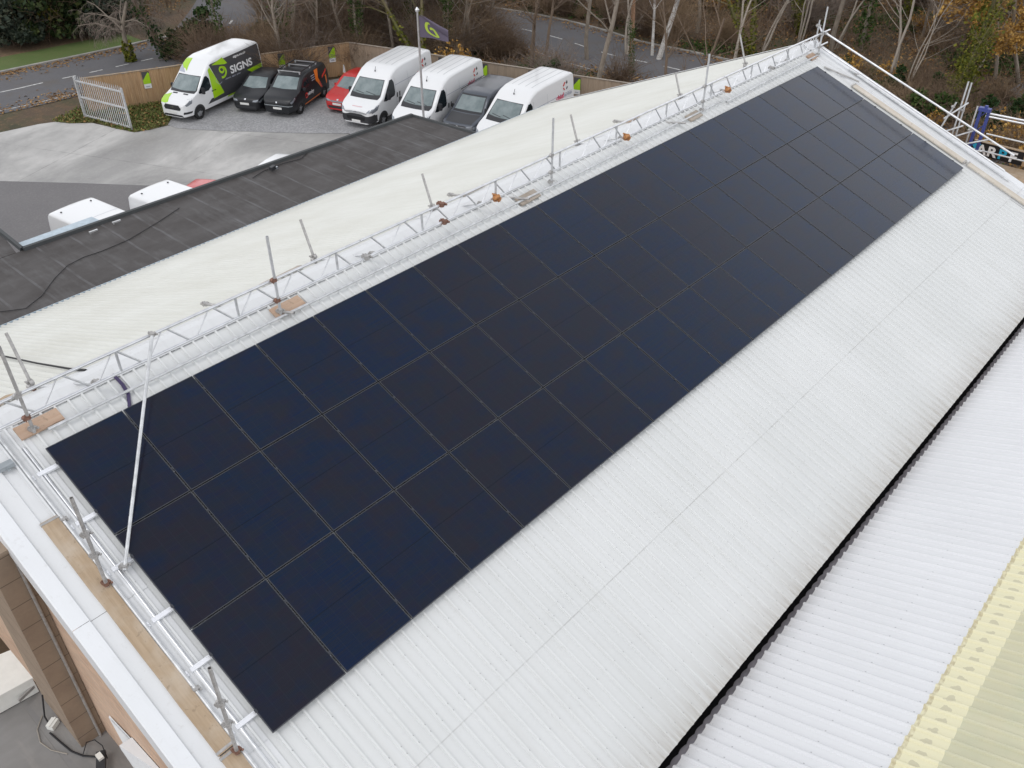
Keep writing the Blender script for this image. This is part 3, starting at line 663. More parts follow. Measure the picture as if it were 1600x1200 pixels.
tube_thing('scaffold_tube', (26.0, -4.2, -1.26), (26.3, -9.0, -1.21), 'pale upper platform rail leaving the blue frame, lower of two', 'aluminium', gp, r=.03)
tube_thing('scaffold_tube', (25.9, -4.4, -1.72), (26.2, -9.0, -1.80), 'pale middle rail of the loading platform', 'galv', gp)
tube_thing('scaffold_tube', (26.6, -3.9, -2.50), (26.6, -9.0, -2.46), 'grey rail lying across the front of the black banner', 'galv', gp)
t = thing('loading_platform', 'timber boarded loading platform beyond the far gable, under the black banner', 'platform', (26.3, -6.2, -2.9))
for k in range(7): q = MB(); q.box((-.85 + k * .235, 0, 0), (.225, 5.6, .04), Matrix.Rotation(rnd.gauss(0, .004), 3, 'Z')); q.build('deck_board', 'board_wood', t)
for xx in (-.7, .7):
    for yy in (-2.6, 0, 2.4):
        q = MB(); q.tube((xx, yy, -.03), (xx, yy, GZ + 2.9), TR, 8); q.build('leg', 'galv', t)
q = MB(); q.box((.86, -.15, .27), (.03, 5.0, .44)); q.build('guard_panel', 'fence_tan', t)
q = MB(); q.box((.83, -.15, .505), (.09, 5.0, .03)); q.build('top_rail', 'board_wood', t)
# banner with lettering, hung on the guard panel (faces the roof)
def text_mesh(s, size, mat, extr=.004, font_scale=(1, 1)):
    c = bpy.data.curves.new('lettering', 'FONT'); c.body = s; c.size = size; c.extrude = extr; c.align_x = 'LEFT'; c.resolution_u = 4; c.offset = size * .028
    o = bpy.data.objects.new('lettering', c); COL.objects.link(o); dg = bpy.context.evaluated_depsgraph_get(); me = bpy.data.meshes.new_from_object(o.evaluated_get(dg))
    bpy.data.objects.remove(o); me.materials.clear(); me.materials.append(MATS[mat]); me.name = 'lettering'; return me
ban = thing('banner', 'black banner with white and cyan letters ARPF on the timber guard panel', 'banner', (27.12, -4.55, -2.63))
q = MB(); q.box((0, 0, .02), (.012, 1.62, .46)); q.build('sheet', 'sign_black', ban)
bx = .58
for ch, mt in (('A', 'vinyl_white'), ('R', 'vinyl_white'), ('P', 'sign_cyan'), ('F', 'vinyl_white')):
    me = text_mesh(ch, .42, mt); Ml = Matrix(((0, 0, -1, -.010), (-1, 0, 0, bx), (0, 1, 0, -.155), (0, 0, 0, 1)))
    link('letter', me, ban, Ml @ Matrix.Scale(1.12, 4, (1, 0, 0))); bx -= .33
q = MB(); q.add([(-.0085, .79, .14), (-.0085, .62, -.05), (-.0085, .46, .14)], [(0, 1, 2)]); q.build('cyan_mark', 'sign_cyan', ban)

# cable over the ridge and cable on the far slope
t = thing('conduit', 'dark purple cable cover running from the ridge down to the first panels', 'cable'); 
q = MB(); q.path([N(1.42, -.68, -.08), N(1.43, -.45, -.085), N(1.40, -.25, -.085), N(1.28, -.02, -.08)], [.028] * 4, 6); q.build('cable', 'purple_tape', t)
t = thing('cable', 'dark cable lying on the cream far slope behind the near poles', 'cable')
pts = [FR(1.27, 5.4, .045), FR(1.18, 2.6, .045), FR(1.16, .8, .045), FR(1.17, .1, .05)]
q = MB(); q.path(pts, [.016, .016, .018, .026], 6); q.build('wire', 'cable_black', t)
t = thing('scaffold_clamp', 'dark clamp with hanging straps at the left picture edge on the near verge', 'clamp', N(-.52, -.02, .0))
q = MB(); q.box((0, 0, 0), (.2, .12, .06)); q.tube((.0, -.1, -.02), (.02, .14, -.06), .02, 6); q.build('clamp_body', 'grey_metal', t)

# ------------------------------------------------------------------ valley and the right-hand roof
P3 = R(20.7); EY, EZ = N(0, 8.93, -.30).y, N(0, 8.93, -.30).z
MR = Matrix(((1, 0, 0, 0), (0, -math.cos(P3), math.sin(P3), EY), (0, math.sin(P3), math.cos(P3), EZ), (0, 0, 0, 1)))
rb = thing('neighbouring_roof', 'white ribbed sheet roof with yellow rooflights rising beyond the dark valley gutter', 'roof', (10, EY - 1, GZ))
iR = Matrix.Translation((10, EY - 1, GZ)).inverted()
rib2 = [(0., .046), (.10, .047), (.22, .030), (.36, .004), (.46, -.002), (.72, .006), (.93, .016), (.985, .043)]
V, F = profile_sheet(-1.2, 26, rib2, .21, .0, 0, 2.52, ns=4, thick=.006)
link('roof_sheet', new_mesh('roof_sheet', V, F, 'right_roof', auto=25), rb, iR @ MR)
V, F = profile_sheet(-1.2, 26, rib2, .21, .0, 2.38, 4.45, ns=3, thick=.006)
link('rooflight', new_mesh('rooflight', [(a, b, c + .006) for a, b, c in V], F, 'rooflight_sheet', auto=25), rb, iR @ MR)
V, F = profile_sheet(-1.2, 26, rib2, .21, .0, 4.3, 9.5, ns=3, thick=.006)
link('roof_sheet', new_mesh('roof_sheet', [(a, b, c + .013) for a, b, c in V], F, 'right_roof', auto=25), rb, iR @ MR)
# grey strip with a scalloped edge along the eave
q = MB(); x = -1.2; top_, st = [], []
while x < 26:
    for k in range(8): xx = x + .21 * k / 8; st.append((xx, -.135 - .03 * abs(math.sin(math.pi * k / 8))))
    x += .21
V = [(a, .05, .0) for a, h in st] + [(a, .03 + h, h * .28) for a, h in st]; n = len(st)
q.add(V, [(k, k + 1, n + k + 1, n + k) for k in range(n - 1)]); link('eave_strip', new_mesh('eave_strip', q.V, q.F, 'gutter_grey'), rb, iR @ MR)
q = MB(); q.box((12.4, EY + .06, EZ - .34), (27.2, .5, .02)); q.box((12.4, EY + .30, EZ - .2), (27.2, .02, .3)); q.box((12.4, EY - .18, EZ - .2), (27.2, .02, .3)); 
link('valley_gutter', new_mesh('valley_gutter', q.V, q.F, 'void_dark'), rb, iR)  # near-black colour holds the deep shade of the gap
q = MB(); q.box((12.4, EY - .3, (EZ - .4 + GZ) / 2), (27.2, .2, EZ - .4 - GZ)); ztop = (MR @ Vector((0, 9.5, 0))); q.box((12.4, ztop.y + .1, (ztop.z - .2 + GZ) / 2), (27.2, .2, ztop.z - .2 - GZ))
link('wall', new_mesh('wall', q.V, q.F, 'gable_brick'), rb, iR)

# ------------------------------------------------------------------ flat felt roof beside the far eave
FZ = -4.35
fa, fb_, fc_, fd = at(36, 391, FZ), at(644, 181, FZ), at(741, 210, FZ), at(500, 234, FZ)
print('flat', fa, fd, fb_, fc_)
fro = thing('flat_roof_annexe', 'low annexe with a black felt flat roof along the cream far eave', 'building', ((fa.x + fb_.x) / 2, fa.y - 3, GZ)); iF = Matrix.Translation(((fa.x + fb_.x) / 2, fa.y - 3, GZ)).inverted()
fp = [(-3.5, fa.y - .25), (fa.x, fa.y), (fb_.x, fb_.y), (fc_.x + .35, 9.6), (-3.5, 8.6)]
q = MB(); q.prism(fp, FZ - .3, FZ); link('roof', new_mesh('roof', q.V, q.F, 'felt'), fro, iF)
wing = [(-3.5, fa.y + .02), (fa.x - .2, fa.y + .02), (at(0, 362, FZ).x, at(0, 362, FZ).y), (3.5, 24), (-3.5, 24)]
q = MB(); q.prism(wing, FZ - .3, FZ - .004); link('roof', new_mesh('roof', q.V, q.F, 'felt'), fro, iF)
def kerb(p, q_, wd, ht, mb):
    p, q_ = Vector(p), Vector(q_); d = (q_ - p).normalized(); nrm = Vector((-d.y, d.x, 0)) * wd / 2
    mb.add([p - nrm, p + nrm, q_ + nrm, q_ - nrm, p - nrm * .6 + Vector((0, 0, ht)), p + nrm * .6 + Vector((0, 0, ht)), q_ + nrm * .6 + Vector((0, 0, ht)), q_ - nrm * .6 + Vector((0, 0, ht))],
           [(0, 1, 5, 4), (1, 2, 6, 5), (2, 3, 7, 6), (3, 0, 4, 7), (4, 5, 6, 7)])
plain('felt_edge', (.028, .032, .034), .55)
q = MB(); z = FZ
kerb((fa.x, fa.y, z), (fb_.x, fb_.y, z), .20, .09, q); kerb((fb_.x, fb_.y, z), (fc_.x + .3, 9.8, z), .14, .06, q)
p0 = at(0, 362, FZ); kerb((fa.x, fa.y, z), (p0.x, p0.y, z), .16, .09, q); kerb((p0.x, p0.y, z), (3.5, 24, z), .16, .09, q)
link('edge_trim', new_mesh('edge_trim', q.V, q.F, 'felt_edge'), fro, iF)
q = MB(); ins = .12
q.prism([(-3.3, 9.2), (fc_.x + .1, 9.9), (fb_.x - .25, fb_.y - .2), (fa.x, fa.y - .2), (-3.3, fa.y - .4)], GZ, FZ - .3); link('wall', new_mesh('wall', q.V, q.F, 'gable_brick'), fro, iF)
t = thing('canopy', 'pale grey lead canopy under the edge of the black flat roof', 'canopy', (5.8, fa.y, FZ - .35))
c0, c1, c2 = at(33, 386, FZ - .12), at(143, 338, FZ - .12), at(161, 346, FZ - .12)
q = MB(); pts = [(c0.x - .05, c0.y - .05), (fa.x + 2.6, fa.y - .15), (c2.x, c2.y), (c1.x, c1.y), (c0.x + .0, c0.y + .35)]
q.prism([(a - 5.8, b - fa.y) for a, b in pts], .14, .22); q.build('sheet', 'gutter_blue', t)
# cable trailing over the felt
t = thing('cable', 'black cable trailing across the black felt roof', 'cable')
pts = [at(u, v, FZ + .02) for u, v in ((0, 487), (40, 482), (65, 462), (85, 435), (105, 415), (130, 402), (160, 392), (200, 375), (250, 345), (280, 325))]
q = MB(); q.path(pts, .011, 5); q.build('wire', 'cable_black', t)
t = thing('cable', 'black cable looping beside the front kerb of the felt roof', 'cable')
pts = [at(u, v, FZ + .03) for u, v in ((395, 278), (410, 268), (440, 256), (470, 248), (480, 238))]
q = MB(); q.path(pts, .014, 5); q.build('wire', 'cable_black', t)
t = thing('floodlight', 'small floodlight fixed on the front kerb of the felt roof', 'floodlight', at(426, 263, FZ + .1))
q = MB(); q.box((0, 0, .02), (.24, .13, .12), Matrix.Rotation(.4, 3, 'Z')); q.build('housing', 'trim_black', t)
q = MB(); q.box((.13, -.05, .0), (.07, .09, .07)); q.build('lamp', 'lamp_lens', t)
for u, v, w_ in ((182, 346, 'near the pale canopy'), (146, 361, 'above the pale canopy')):
    t = thing('roof_bracket', 'small grey bracket on the felt roof kerb %s' % w_, 'bracket', at(u, v, FZ + .1)); q = MB(); q.box((0, 0, 0), (.26, .06, .04)); q.tube((-.1, 0, 0), (-.1, 0, -.06), .015, 6); q.build('plate', 'galv', t)

# ------------------------------------------------------------------ bottom left: boundary wall, low roof, cabinet
bw = thing('brick_pier', 'tall brown block pier standing against the near gable wall at the bottom left', 'pier', (-1.13, -.2, -4.85))
q = MB(); pr_ = [(-.20, -.62), (.195, -.62), (.195, .62), (-.20, .62)]; q.prism(pr_, 0, 4.25); q.build('shaft', 'coping', bw)
q = MB(); q.box((-.0, 0, 4.27), (.46, 1.32, .05)); q.build('cap', 'coping', bw)
q = MB(); q.tube((.10, -.645, 0), (.10, -.645, 4.2), .022, 8); q.build('edge_tube', 'galv_dull', bw, auto=40)  # thin grey upright tube on the pier's front, near the wall
LZ = -4.85
t = thing('low_roof', 'low grey felt roof with trailing cables at the bottom left corner', 'roof', (-2, -1.5, GZ)); iL = Matrix.Translation((-2, -1.5, GZ)).inverted()
p = [at(-150, 1185, LZ), at(0, 1105, LZ), at(62, 1066, LZ), at(205, 1100, LZ), at(240, 1230, LZ), at(100, 1350, LZ), at(-200, 1300, LZ)]
q = MB(); q.prism([(a.x, a.y) for a in p], LZ - .25, LZ); link('roof', new_mesh('roof', q.V, q.F, 'felt_light'), t, iL)
c = sum((Vector(a) for a in p), Vector()) / len(p)
q = MB(); q.prism([(c.x + (a.x - c.x) * .96, c.y + (a.y - c.y) * .96) for a in p], GZ, LZ - .25); link('wall', new_mesh('wall', q.V, q.F, 'gable_brick'), t, iL)
t = thing('cabinet', 'white metal cabinet standing at the edge of the low grey roof', 'cabinet', at(22, 1085, LZ)); c0 = t.location.copy()
a, b_, d_ = at(0, 1026, LZ + .36), at(17, 1019, LZ + .36), at(51, 1061, LZ + .36); e_ = at(20, 1078, LZ + .36)
q = MB(); pts = [a + (a - b_) * .8, b_, d_, e_ + (e_ - d_) * 1.2]; q.prism([(k.x - c0.x, k.y - c0.y) for k in pts], .02, .36); q.build('body', 'white_box', t)
q = MB(); q.prism([((k.x - c0.x) * 1.0 + (k.x - c0.x) * .03, (k.y - c0.y) * 1.03) for k in pts], .363, .395); q.build('lid', 'white_box', t)
q = MB(); k = (d_ + e_) / 2; q.box((k.x - c0.x, k.y - c0.y - .04, .18), (.34, .03, .06), Matrix.Rotation(.3, 3, 'Z')); q.build('vent', 'galv_dull', t)
t = thing('junction_box', 'cream junction box with cable holes on the low grey roof', 'junction box', at(84, 1134, LZ)); q = MB(); q.box((0, 0, .05), (.16, .12, .10), Matrix.Rotation(.5, 3, 'Z')); q.build('box', 'white_box', t)
q = MB(); q.box((0, 0, .108), (.175, .03, .012), Matrix.Rotation(.5, 3, 'Z')); q.build('cover', 'white_box', t)
def cable(label, pts, r=.012, mat='cable_black'):
    t = thing('cable', label, 'cable', pts[0]); q = MB(); q.path([p - pts[0] for p in pts], r, 5); q.build('wire', mat, t); return t
cable('black cable pair dropping to the cream junction box', [at(66, 1086, LZ + .5), at(68, 1105, LZ + .3), at(70, 1120, LZ + .1), at(76, 1130, LZ + .05)], .014)
cable('black cable running from the cream junction box to the gable wall', [at(78, 1145, LZ + .03), at(95, 1160, LZ + .03), at(112, 1174, LZ + .03), at(130, 1181, LZ + .03), at(158, 1183, LZ + .06)], .016)
cable('thin grey cable looping wide over the low grey roof', [at(66, 1118, LZ + .02), at(58, 1140, LZ + .02), at(63, 1160, LZ + .02), at(80, 1172, LZ + .02), at(105, 1178, LZ + .02)], .009, 'rope')
cable('thin dark cable looping at the end of the boundary wall', [at(130, 1178, LZ + .06), at(135, 1160, LZ + .1), at(148, 1156, LZ + .25), at(160, 1165, LZ + .3), at(168, 1185, LZ + .1)], .008)
t = thing('floodlight', 'black floodlight bracket at the bottom edge beside the gable wall', 'floodlight', at(158, 1190, LZ + .15)); q = MB(); q.box((0, 0, 0), (.13, .34, .07), Matrix.Rotation(-.5, 3, 'Z')); q.build('housing', 'trim_black', t)
q = MB(); q.box((.02, .05, .06), (.08, .12, .05)); q.build('ballast', 'white_box', t)
# white hood on the gable wall
h0 = atx(190, 1165, -1.15); t = thing('window_hood', 'white metal hood projecting from the brick gable wall at the bottom edge', 'hood', atx(215, 1150, XW0))
o = t.location.copy()
P = [atx(186, 1165, -1.12) - o, atx(206, 1152, -.94) - o, atx(262, 1215, -.94) - o, atx(232, 1232, -1.12) - o]
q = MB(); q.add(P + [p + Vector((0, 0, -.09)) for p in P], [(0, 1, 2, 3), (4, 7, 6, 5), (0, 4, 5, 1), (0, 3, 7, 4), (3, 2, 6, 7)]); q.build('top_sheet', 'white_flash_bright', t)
P = [atx(171, 1118, -.945) - o, atx(206, 1155, -.945) - o, atx(196, 1163, -1.02) - o]; q = MB(); q.add(P + [p + Vector((-.02, 0, -.02)) for p in P], [(0, 1, 2), (3, 5, 4), (0, 2, 5, 3), (1, 4, 5, 2)]); q.build('stay', 'white_flash', t)

# ------------------------------------------------------------------ ground
def sheet(name, pts, z, mat, sub=None):
    q = MB(); q.add([(p[0], p[1], z) for p in pts], [tuple(range(len(pts)))]); return tag(q.build(name, mat), kind='structure')
def P2d(*uv, z=GZ): return [(at(u, v, z).x, at(u, v, z).y) for u, v in uv]
tag(link('ground', new_mesh('ground', [(-300, -300, GZ - .03), (400, -300, GZ - .03), (400, 400, GZ - .03), (-300, 400, GZ - .03)], [(0, 1, 2, 3)], 'woodland')), kind='structure')
def smooth(pts, n=8):
    out = []; P = [np.array(p) for p in pts]; P = [2 * P[0] - P[1]] + P + [2 * P[-1] - P[-2]]
    for i in range(1, len(P) - 2):
        for k in range(n):
            t = k / n; a, b, c, d = P[i - 1:i + 3]
            out.append(.5 * ((2 * b) + (c - a) * t + (2 * a - 5 * b + 4 * c - d) * t * t + (3 * b - a - 3 * c + d) * t ** 3))
    out.append(P[-2]); return out
def ribbon(name, line, o0, o1, z, mat, kind='structure', h=0, label=None, cat=None):
    L = line; V = []; F = []
    for i, p in enumerate(L):
        d = L[min(i + 1, len(L) - 1)] - L[max(i - 1, 0)]; d = d / np.linalg.norm(d); n = np.array([-d[1], d[0]])
        a, b = p + n * o0, p + n * o1
        V += [(a[0], a[1], z), (b[0], b[1], z)]
        if h: V += [(a[0], a[1], z - h), (b[0], b[1], z - h)]
    k = 4 if h else 2
    for i in range(len(L) - 1):
        o = i * k; F.append((o, o + 1, o + k + 1, o + k))
        if h: F += [(o + 2, o, o + k, o + k + 2), (o + 1, o + 3, o + k + 3, o + k + 1)]
    ob = link(name, new_mesh(name, V, F, mat)); tag(ob, kind=kind); return ob
rc = P2d((-170, 178), (0, 144), (67, 129), (150, 111), (230, 93), (300, 77), (394, 60)) + P2d((560, 33), (660, 22)) + P2d((780, 38), (868, 58), (950, 84), (1050, 106), (1160, 136), (1310, 206), (1420, 275), (1560, 380))
RC = smooth(rc, 8)
ribbon('road', RC, -3.6, 3.4, GZ - .010, 'tarmac_road')
arm = smooth(P2d((345, 55), (370, 20), (385, -15), (395, -70)), 6)
ribbon('side_road', arm, -4.2, 3.4, GZ - .018, 'tarmac_road')
ribbon('pavement', RC[:44], 3.4, 3.62, GZ + .09, 'kerb_stone', h=.12)
ribbon('grass_verge', RC[:38], 3.62, 6.6, GZ - .006, 'grass_verge')
ribbon('woodland_path', RC[:38], 6.6, 9.0, GZ - .008, 'leaf_path')
ribbon('kerb', RC[60:], 3.4, 3.6, GZ + .06, 'kerb_stone', h=.1)
# road markings
def dash(i0, i1, off, wd, mat='road_paint'):
    ribbon('road_marking', RC[i0:i1 + 1], off - wd / 2, off + wd / 2, GZ - .004, mat)
dash(6, 16, .0, .13); 
for a in range(19, 96, 4): dash(a, a + 2, .0, .12)
dash(0, 28, -3.1, .09); dash(62, 96, -3.1, .09)
am = arm
ribbon('road_marking', arm[3:5], -.08, .08, GZ - .006, 'road_paint')
# footpath at the right, behind the far gable
ribbon('footpath', smooth(P2d((1395, 120), (1440, 150), (1500, 195), (1560, 250), (1640, 300)), 5), -1.0, 1.0, GZ - .012, 'tarmac_yard')
ribbon('footpath', smooth(P2d((1515, 225), (1555, 195), (1600, 160), (1660, 120)), 5), -1.3, 1.3, GZ - .014, 'tarmac_yard')
# yard
sheet('yard_concrete', P2d((-120, 232), (0, 207), (60, 194), (118, 186), (210, 207), (262, 196), (300, 201), (360, 205), (540, 209), (680, 230)) + [(26.5, 12), (26, 6), (6, 6), (-8, 14), (-8, 30)], GZ, 'yard_concrete')
sheet('yard_tarmac', P2d((-120, 284), (0, 283), (120, 286), (230, 290), (294, 292), (330, 296)) + [(17.5, 12), (17, 6), (-8, 6), (-8, 20)], GZ + .006, 'tarmac_yard')
sheet('gravel_parking', P2d((258, 194), (275, 200), (300, 202), (330, 204), (360, 205), (420, 207), (480, 208.5), (545, 209)) + [(25.5, 14), (33, 11), (34, 14), (30, 30), (22, 33), (19, 33.2)], GZ + .012, 'gravel')
bank = P2d((82, 190), (100, 183), (118, 172), (135, 165), (150, 160), (200, 160), (262, 150), (275, 170), (268, 185), (262, 196), (235, 203), (210, 207), (180, 201), (150, 192), (110, 193))
sheet('rough_grass', bank, GZ + .018, 'rough_bank')

# ------------------------------------------------------------------ timber fence, posters, gate
FH = 1.80
def fence(name, p0, p1, mat, label, seed):
    r = random.Random(seed); d = Vector((p1[0] - p0[0], p1[1] - p0[1], 0)); L = d.length; ang = math.atan2(d.y, d.x)
    M = Matrix.Translation((p0[0], p0[1], GZ)) @ Matrix.Rotation(ang, 4, 'Z'); t = thing(name, label, 'fence', M=M)
    q = MB(); x = 0
    while x < L:
        ov = .012 * (int(x / .1) % 2); q.box((x + .072, ov, FH / 2 - .02 + r.uniform(-.012, .012)), (.148, .018, FH - .05)); x += .15
    o = q.build('board_panel', mat, t)
    q = MB(); q.box((L / 2, .0, FH + .0), (L + .06, .08, .035), i=0); q.build('capping_rail', 'board_grey' if 'grey' in mat else 'board_wood', t)
    for k in range(int(L / 2.4) + 1): q = MB(); q.box((min(k * 2.4, L - .05), .08, FH / 2), (.1, .1, FH)); q.build('post', mat, t)
    return M, L
fA0, fA1, fB1 = at(126, 122.5, GZ + FH), at(545, 66, GZ + FH), at(1012, 134, GZ + FH)
MA, LA = fence('timber_fence', fA0, fA1, 'fence_tan', 'tan closeboard fence behind the liveried vans, from the gate to the corner', 1)
MB2, LB = fence('timber_fence', fA1, fB1, 'fence_grey', 'weathered grey-brown closeboard fence behind the three plain white vans', 2)
poster0 = None
def poster(M, L, p0, u, v, label):
    global poster0
    # where the poster hangs along the fence
    Mi = M.inverted(); best = None
    for k in range(400):
        x = L * k / 400; wp = M @ Vector((x, -.03, FH - .5)); c = RW @ (np.array(wp) - CAM); uu = c[0] / c[2] * FPX + 800
        if best is None or abs(uu - u) < best[0]: best = (abs(uu - u), x)
    PM = M @ Matrix.Translation((best[1], -.03, FH - .52))
    if poster0 is None:
        t = thing('fence_sign', label, 'sign', M=PM, group='green and grey signs on the fence'); w_, h_ = .185, .43
        q = MB(); q.box((0, .006, 0), (2 * w_, .012, 2 * h_)); q.build('panel', 'vinyl_grey', t)
        q = MB(); q.add([(-w_, -.004, -.20), (w_, -.004, -.20), (w_, -.004, .34), (w_ - .07, -.004, .38), (-w_, -.004, .0)], [(0, 1, 2, 3, 4)]); q.build('green_field', 'vinyl_lime', t)
        q = MB(); q.add([(-w_, -.004, -h_), (w_, -.004, -h_), (w_, -.004, -.20), (-w_, -.004, -.20)], [(0, 1, 2, 3)]); q.build('white_field', 'vinyl_white', t)
        q = MB(); q.add([(-.10, -.006, -.36), (.10, -.006, -.36), (.10, -.006, -.31), (-.10, -.006, -.31)], [(0, 1, 2, 3)]); q.build('text_line', 'vinyl_pale', t); poster0 = t
    else: dup(poster0, PM, label)
poster(MA, LA, fA0, 229, 110, 'green and grey sign on the tan fence between the gate and the lime-striped van')
poster(MA, LA, fA0, 440, 88, 'green and grey sign on the tan fence above the black hatchback')
poster(MA, LA, fA0, 519, 83, 'green and grey sign on the tan fence left of the fence corner')
for u, l in ((690, 'half hidden green sign on the grey fence between the first two white vans'), (757, 'green sign on the grey fence just right of the second white van'), (831, 'half hidden green sign on the grey fence left of the third white van'), (902, 'green sign on the grey fence just right of the third white van')):
    poster(MB2, LB, fA1, u, 0, l)
# palisade gate
g0, g1 = at(134, 185), at(206, 204); d = Vector((g1.x - g0.x, g1.y - g0.y, 0)); GL = d.length
gt = thing('palisade_gate', 'open galvanised palisade gate standing beside the rough grass bank', 'gate', M=Matrix.Translation(g0) @ Matrix.Rotation(math.atan2(d.y, d.x), 4, 'Z'))
GH = 2.08
for x in (0, GL): q = MB(); q.box((x, 0, GH / 2 + .03), (.09, .09, GH)); q.build('stile', 'galv', gt)
for z in (.16, 1.12, GH - .16): q = MB(); q.box((GL / 2, 0, z), (GL - .09, .06, .07)); q.build('rail', 'galv', gt)
n_ = 22
for k in range(n_):
    x = .09 + (GL - .18) * k / (n_ - 1); q = MB()
    V = [(x - .03, .035, .08), (x, .05, .08), (x + .03, .035, .08), (x - .03, .035, GH + .02), (x, .05, GH + .12), (x + .03, .035, GH + .02)]
    q.add(V, [(0, 1, 4, 3), (1, 2, 5, 4), (0, 3, 4, 1)]); q.add([(x - .03, .031, .08), (x + .03, .031, .08), (x + .03, .031, GH + .02), (x, .034, GH + .12), (x - .03, .031, GH + .02)], [(0, 1, 2, 3, 4)]); q.build('pale', 'galv', gt)
q = MB(); q.box((GL - .06, .05, 1.1), (.14, .05, .2)); q.build('lock_box', 'galv', gt)
# flag pole and flag
fb0 = at(664, 222); 
def pole_top(v):
    lo, hi = GZ, 6.
    for _ in range(40):
        z = (lo + hi) / 2; c = RW @ (np.array((fb0.x, fb0.y, z)) - CAM)
        if c[1] / c[2] * FPX + 600 > v: lo = z
        else: hi = z
    return lo
zt = pole_top(17)
t = thing('flagpole', 'slim white flagpole standing in the yard in front of the middle white van', 'flagpole', fb0); HP = zt - GZ
q = MB(); q.tube((0, 0, 0), (0, 0, HP), .065, 12, r2=.045); q.build('pole', 'aluminium', t, auto=40)
q = MB(); q.tube((0, 0, HP - .02), (0, 0, HP + .06), .10, 12); q.tube((0, 0, HP + .06), (0, 0, HP + .16), .09, 12, r2=.02); q.build('finial', 'aluminium', t, auto=40)
q = MB(); q.tube((0, 0, 0), (0, 0, .25), .11, 12); q.build('base_sleeve', 'galv', t, auto=40)
# flag: cloth spans from the pole, its upper edge folding over
zb = pole_top(58); zt2 = pole_top(24)
right = Vector(RW[0]); right.z = 0; right.normalize(); back = Vector((-right.y, right.x, 0))
FW = 1.28; FHt = zt2 - zb
fl = thing('flag', 'dark purple grey flag with a lime green letter G, its top edge folded over', 'flag', (fb0.x, fb0.y, zb))
def fpos(a, b):     # a 0..1 along, b 0..1 up
    droop = -.10 * a - .10 * a * a
    wav = .10 * math.sin(a * 6.0 + b * 1.4) * a
    topz = FHt * (1 - .56 * a)
    return right * (.06 + FW * a) + back * wav + Vector((0, 0, droop + topz * b))
nx, ny = 22, 14; V = []; F = []
for j in range(ny + 1):
    for i in range(nx + 1): V.append(fpos(i / nx, j / ny))
F = [(j * (nx + 1) + i, j * (nx + 1) + i + 1, (j + 1) * (nx + 1) + i + 1, (j + 1) * (nx + 1) + i) for j in range(ny) for i in range(nx)]
link('cloth', new_mesh('cloth', V, F, 'flag_cloth', smooth=True), fl)
V = []; nf = 6
for j in range(nf + 1):
    for i in range(nx + 1):
        a = i / nx; p = fpos(a, 1); tt = j / nf
        V.append(p + Vector((0, 0, (.06 - .30 * tt * a) + .02)) - back * (.05 + .10 * math.sin(tt * 2.6) * a) + Vector((0, 0, .10 * math.sin(tt * 3.14) * a)))
F = [(j * (nx + 1) + i, j * (nx + 1) + i + 1, (j + 1) * (nx + 1) + i + 1, (j + 1) * (nx + 1) + i) for j in range(nf) for i in range(nx)]
link('fold', new_mesh('fold', V, F, 'flag_cloth', smooth=True), fl)
# the G : outer stroke swept on the cloth
def gl_pt(a, b): return fpos(a, b) - back * .02
stroke = [(.36, .84), (.27, .80), (.235, .66), (.25, .48), (.32, .33), (.44, .24), (.58, .19), (.64, .22), (.60, .36), (.54, .52), (.46, .62), (.40, .60), (.42, .52)]
V = []; F = []; SP = smooth(stroke, 4); wd = .048
for i, p in enumerate(SP):
    d_ = SP[min(i + 1, len(SP) - 1)] - SP[max(i - 1, 0)]; d_ = d_ / np.linalg.norm(d_) ; nn = np.array([-d_[1], d_[0]])
    V += [gl_pt(*(p + nn * wd)), gl_pt(*(p - nn * wd))]
F = [(2 * i, 2 * i + 1, 2 * i + 3, 2 * i + 2) for i in range(len(SP) - 1)]
link('letter', new_mesh('letter', V, F, 'flag_green', smooth=True), fl)
# traffic cone by the fence
t = thing('traffic_cone', 'small white and orange traffic cone by the fence behind the red car', 'cone', at(539, 121)); q = MB(); q.box((0, 0, .02), (.34, .34, .04)); q.build('base', 'vinyl_orange', t)
q = MB(); q.tube((0, 0, .04), (0, 0, .30), .13, 12, r2=.085); q.build('cone_body', 'vinyl_orange', t, auto=50); q = MB(); q.tube((0, 0, .30), (0, 0, .72), .085, 12, r2=.03); q.build('sleeve', 'vinyl_white', t, auto=50)

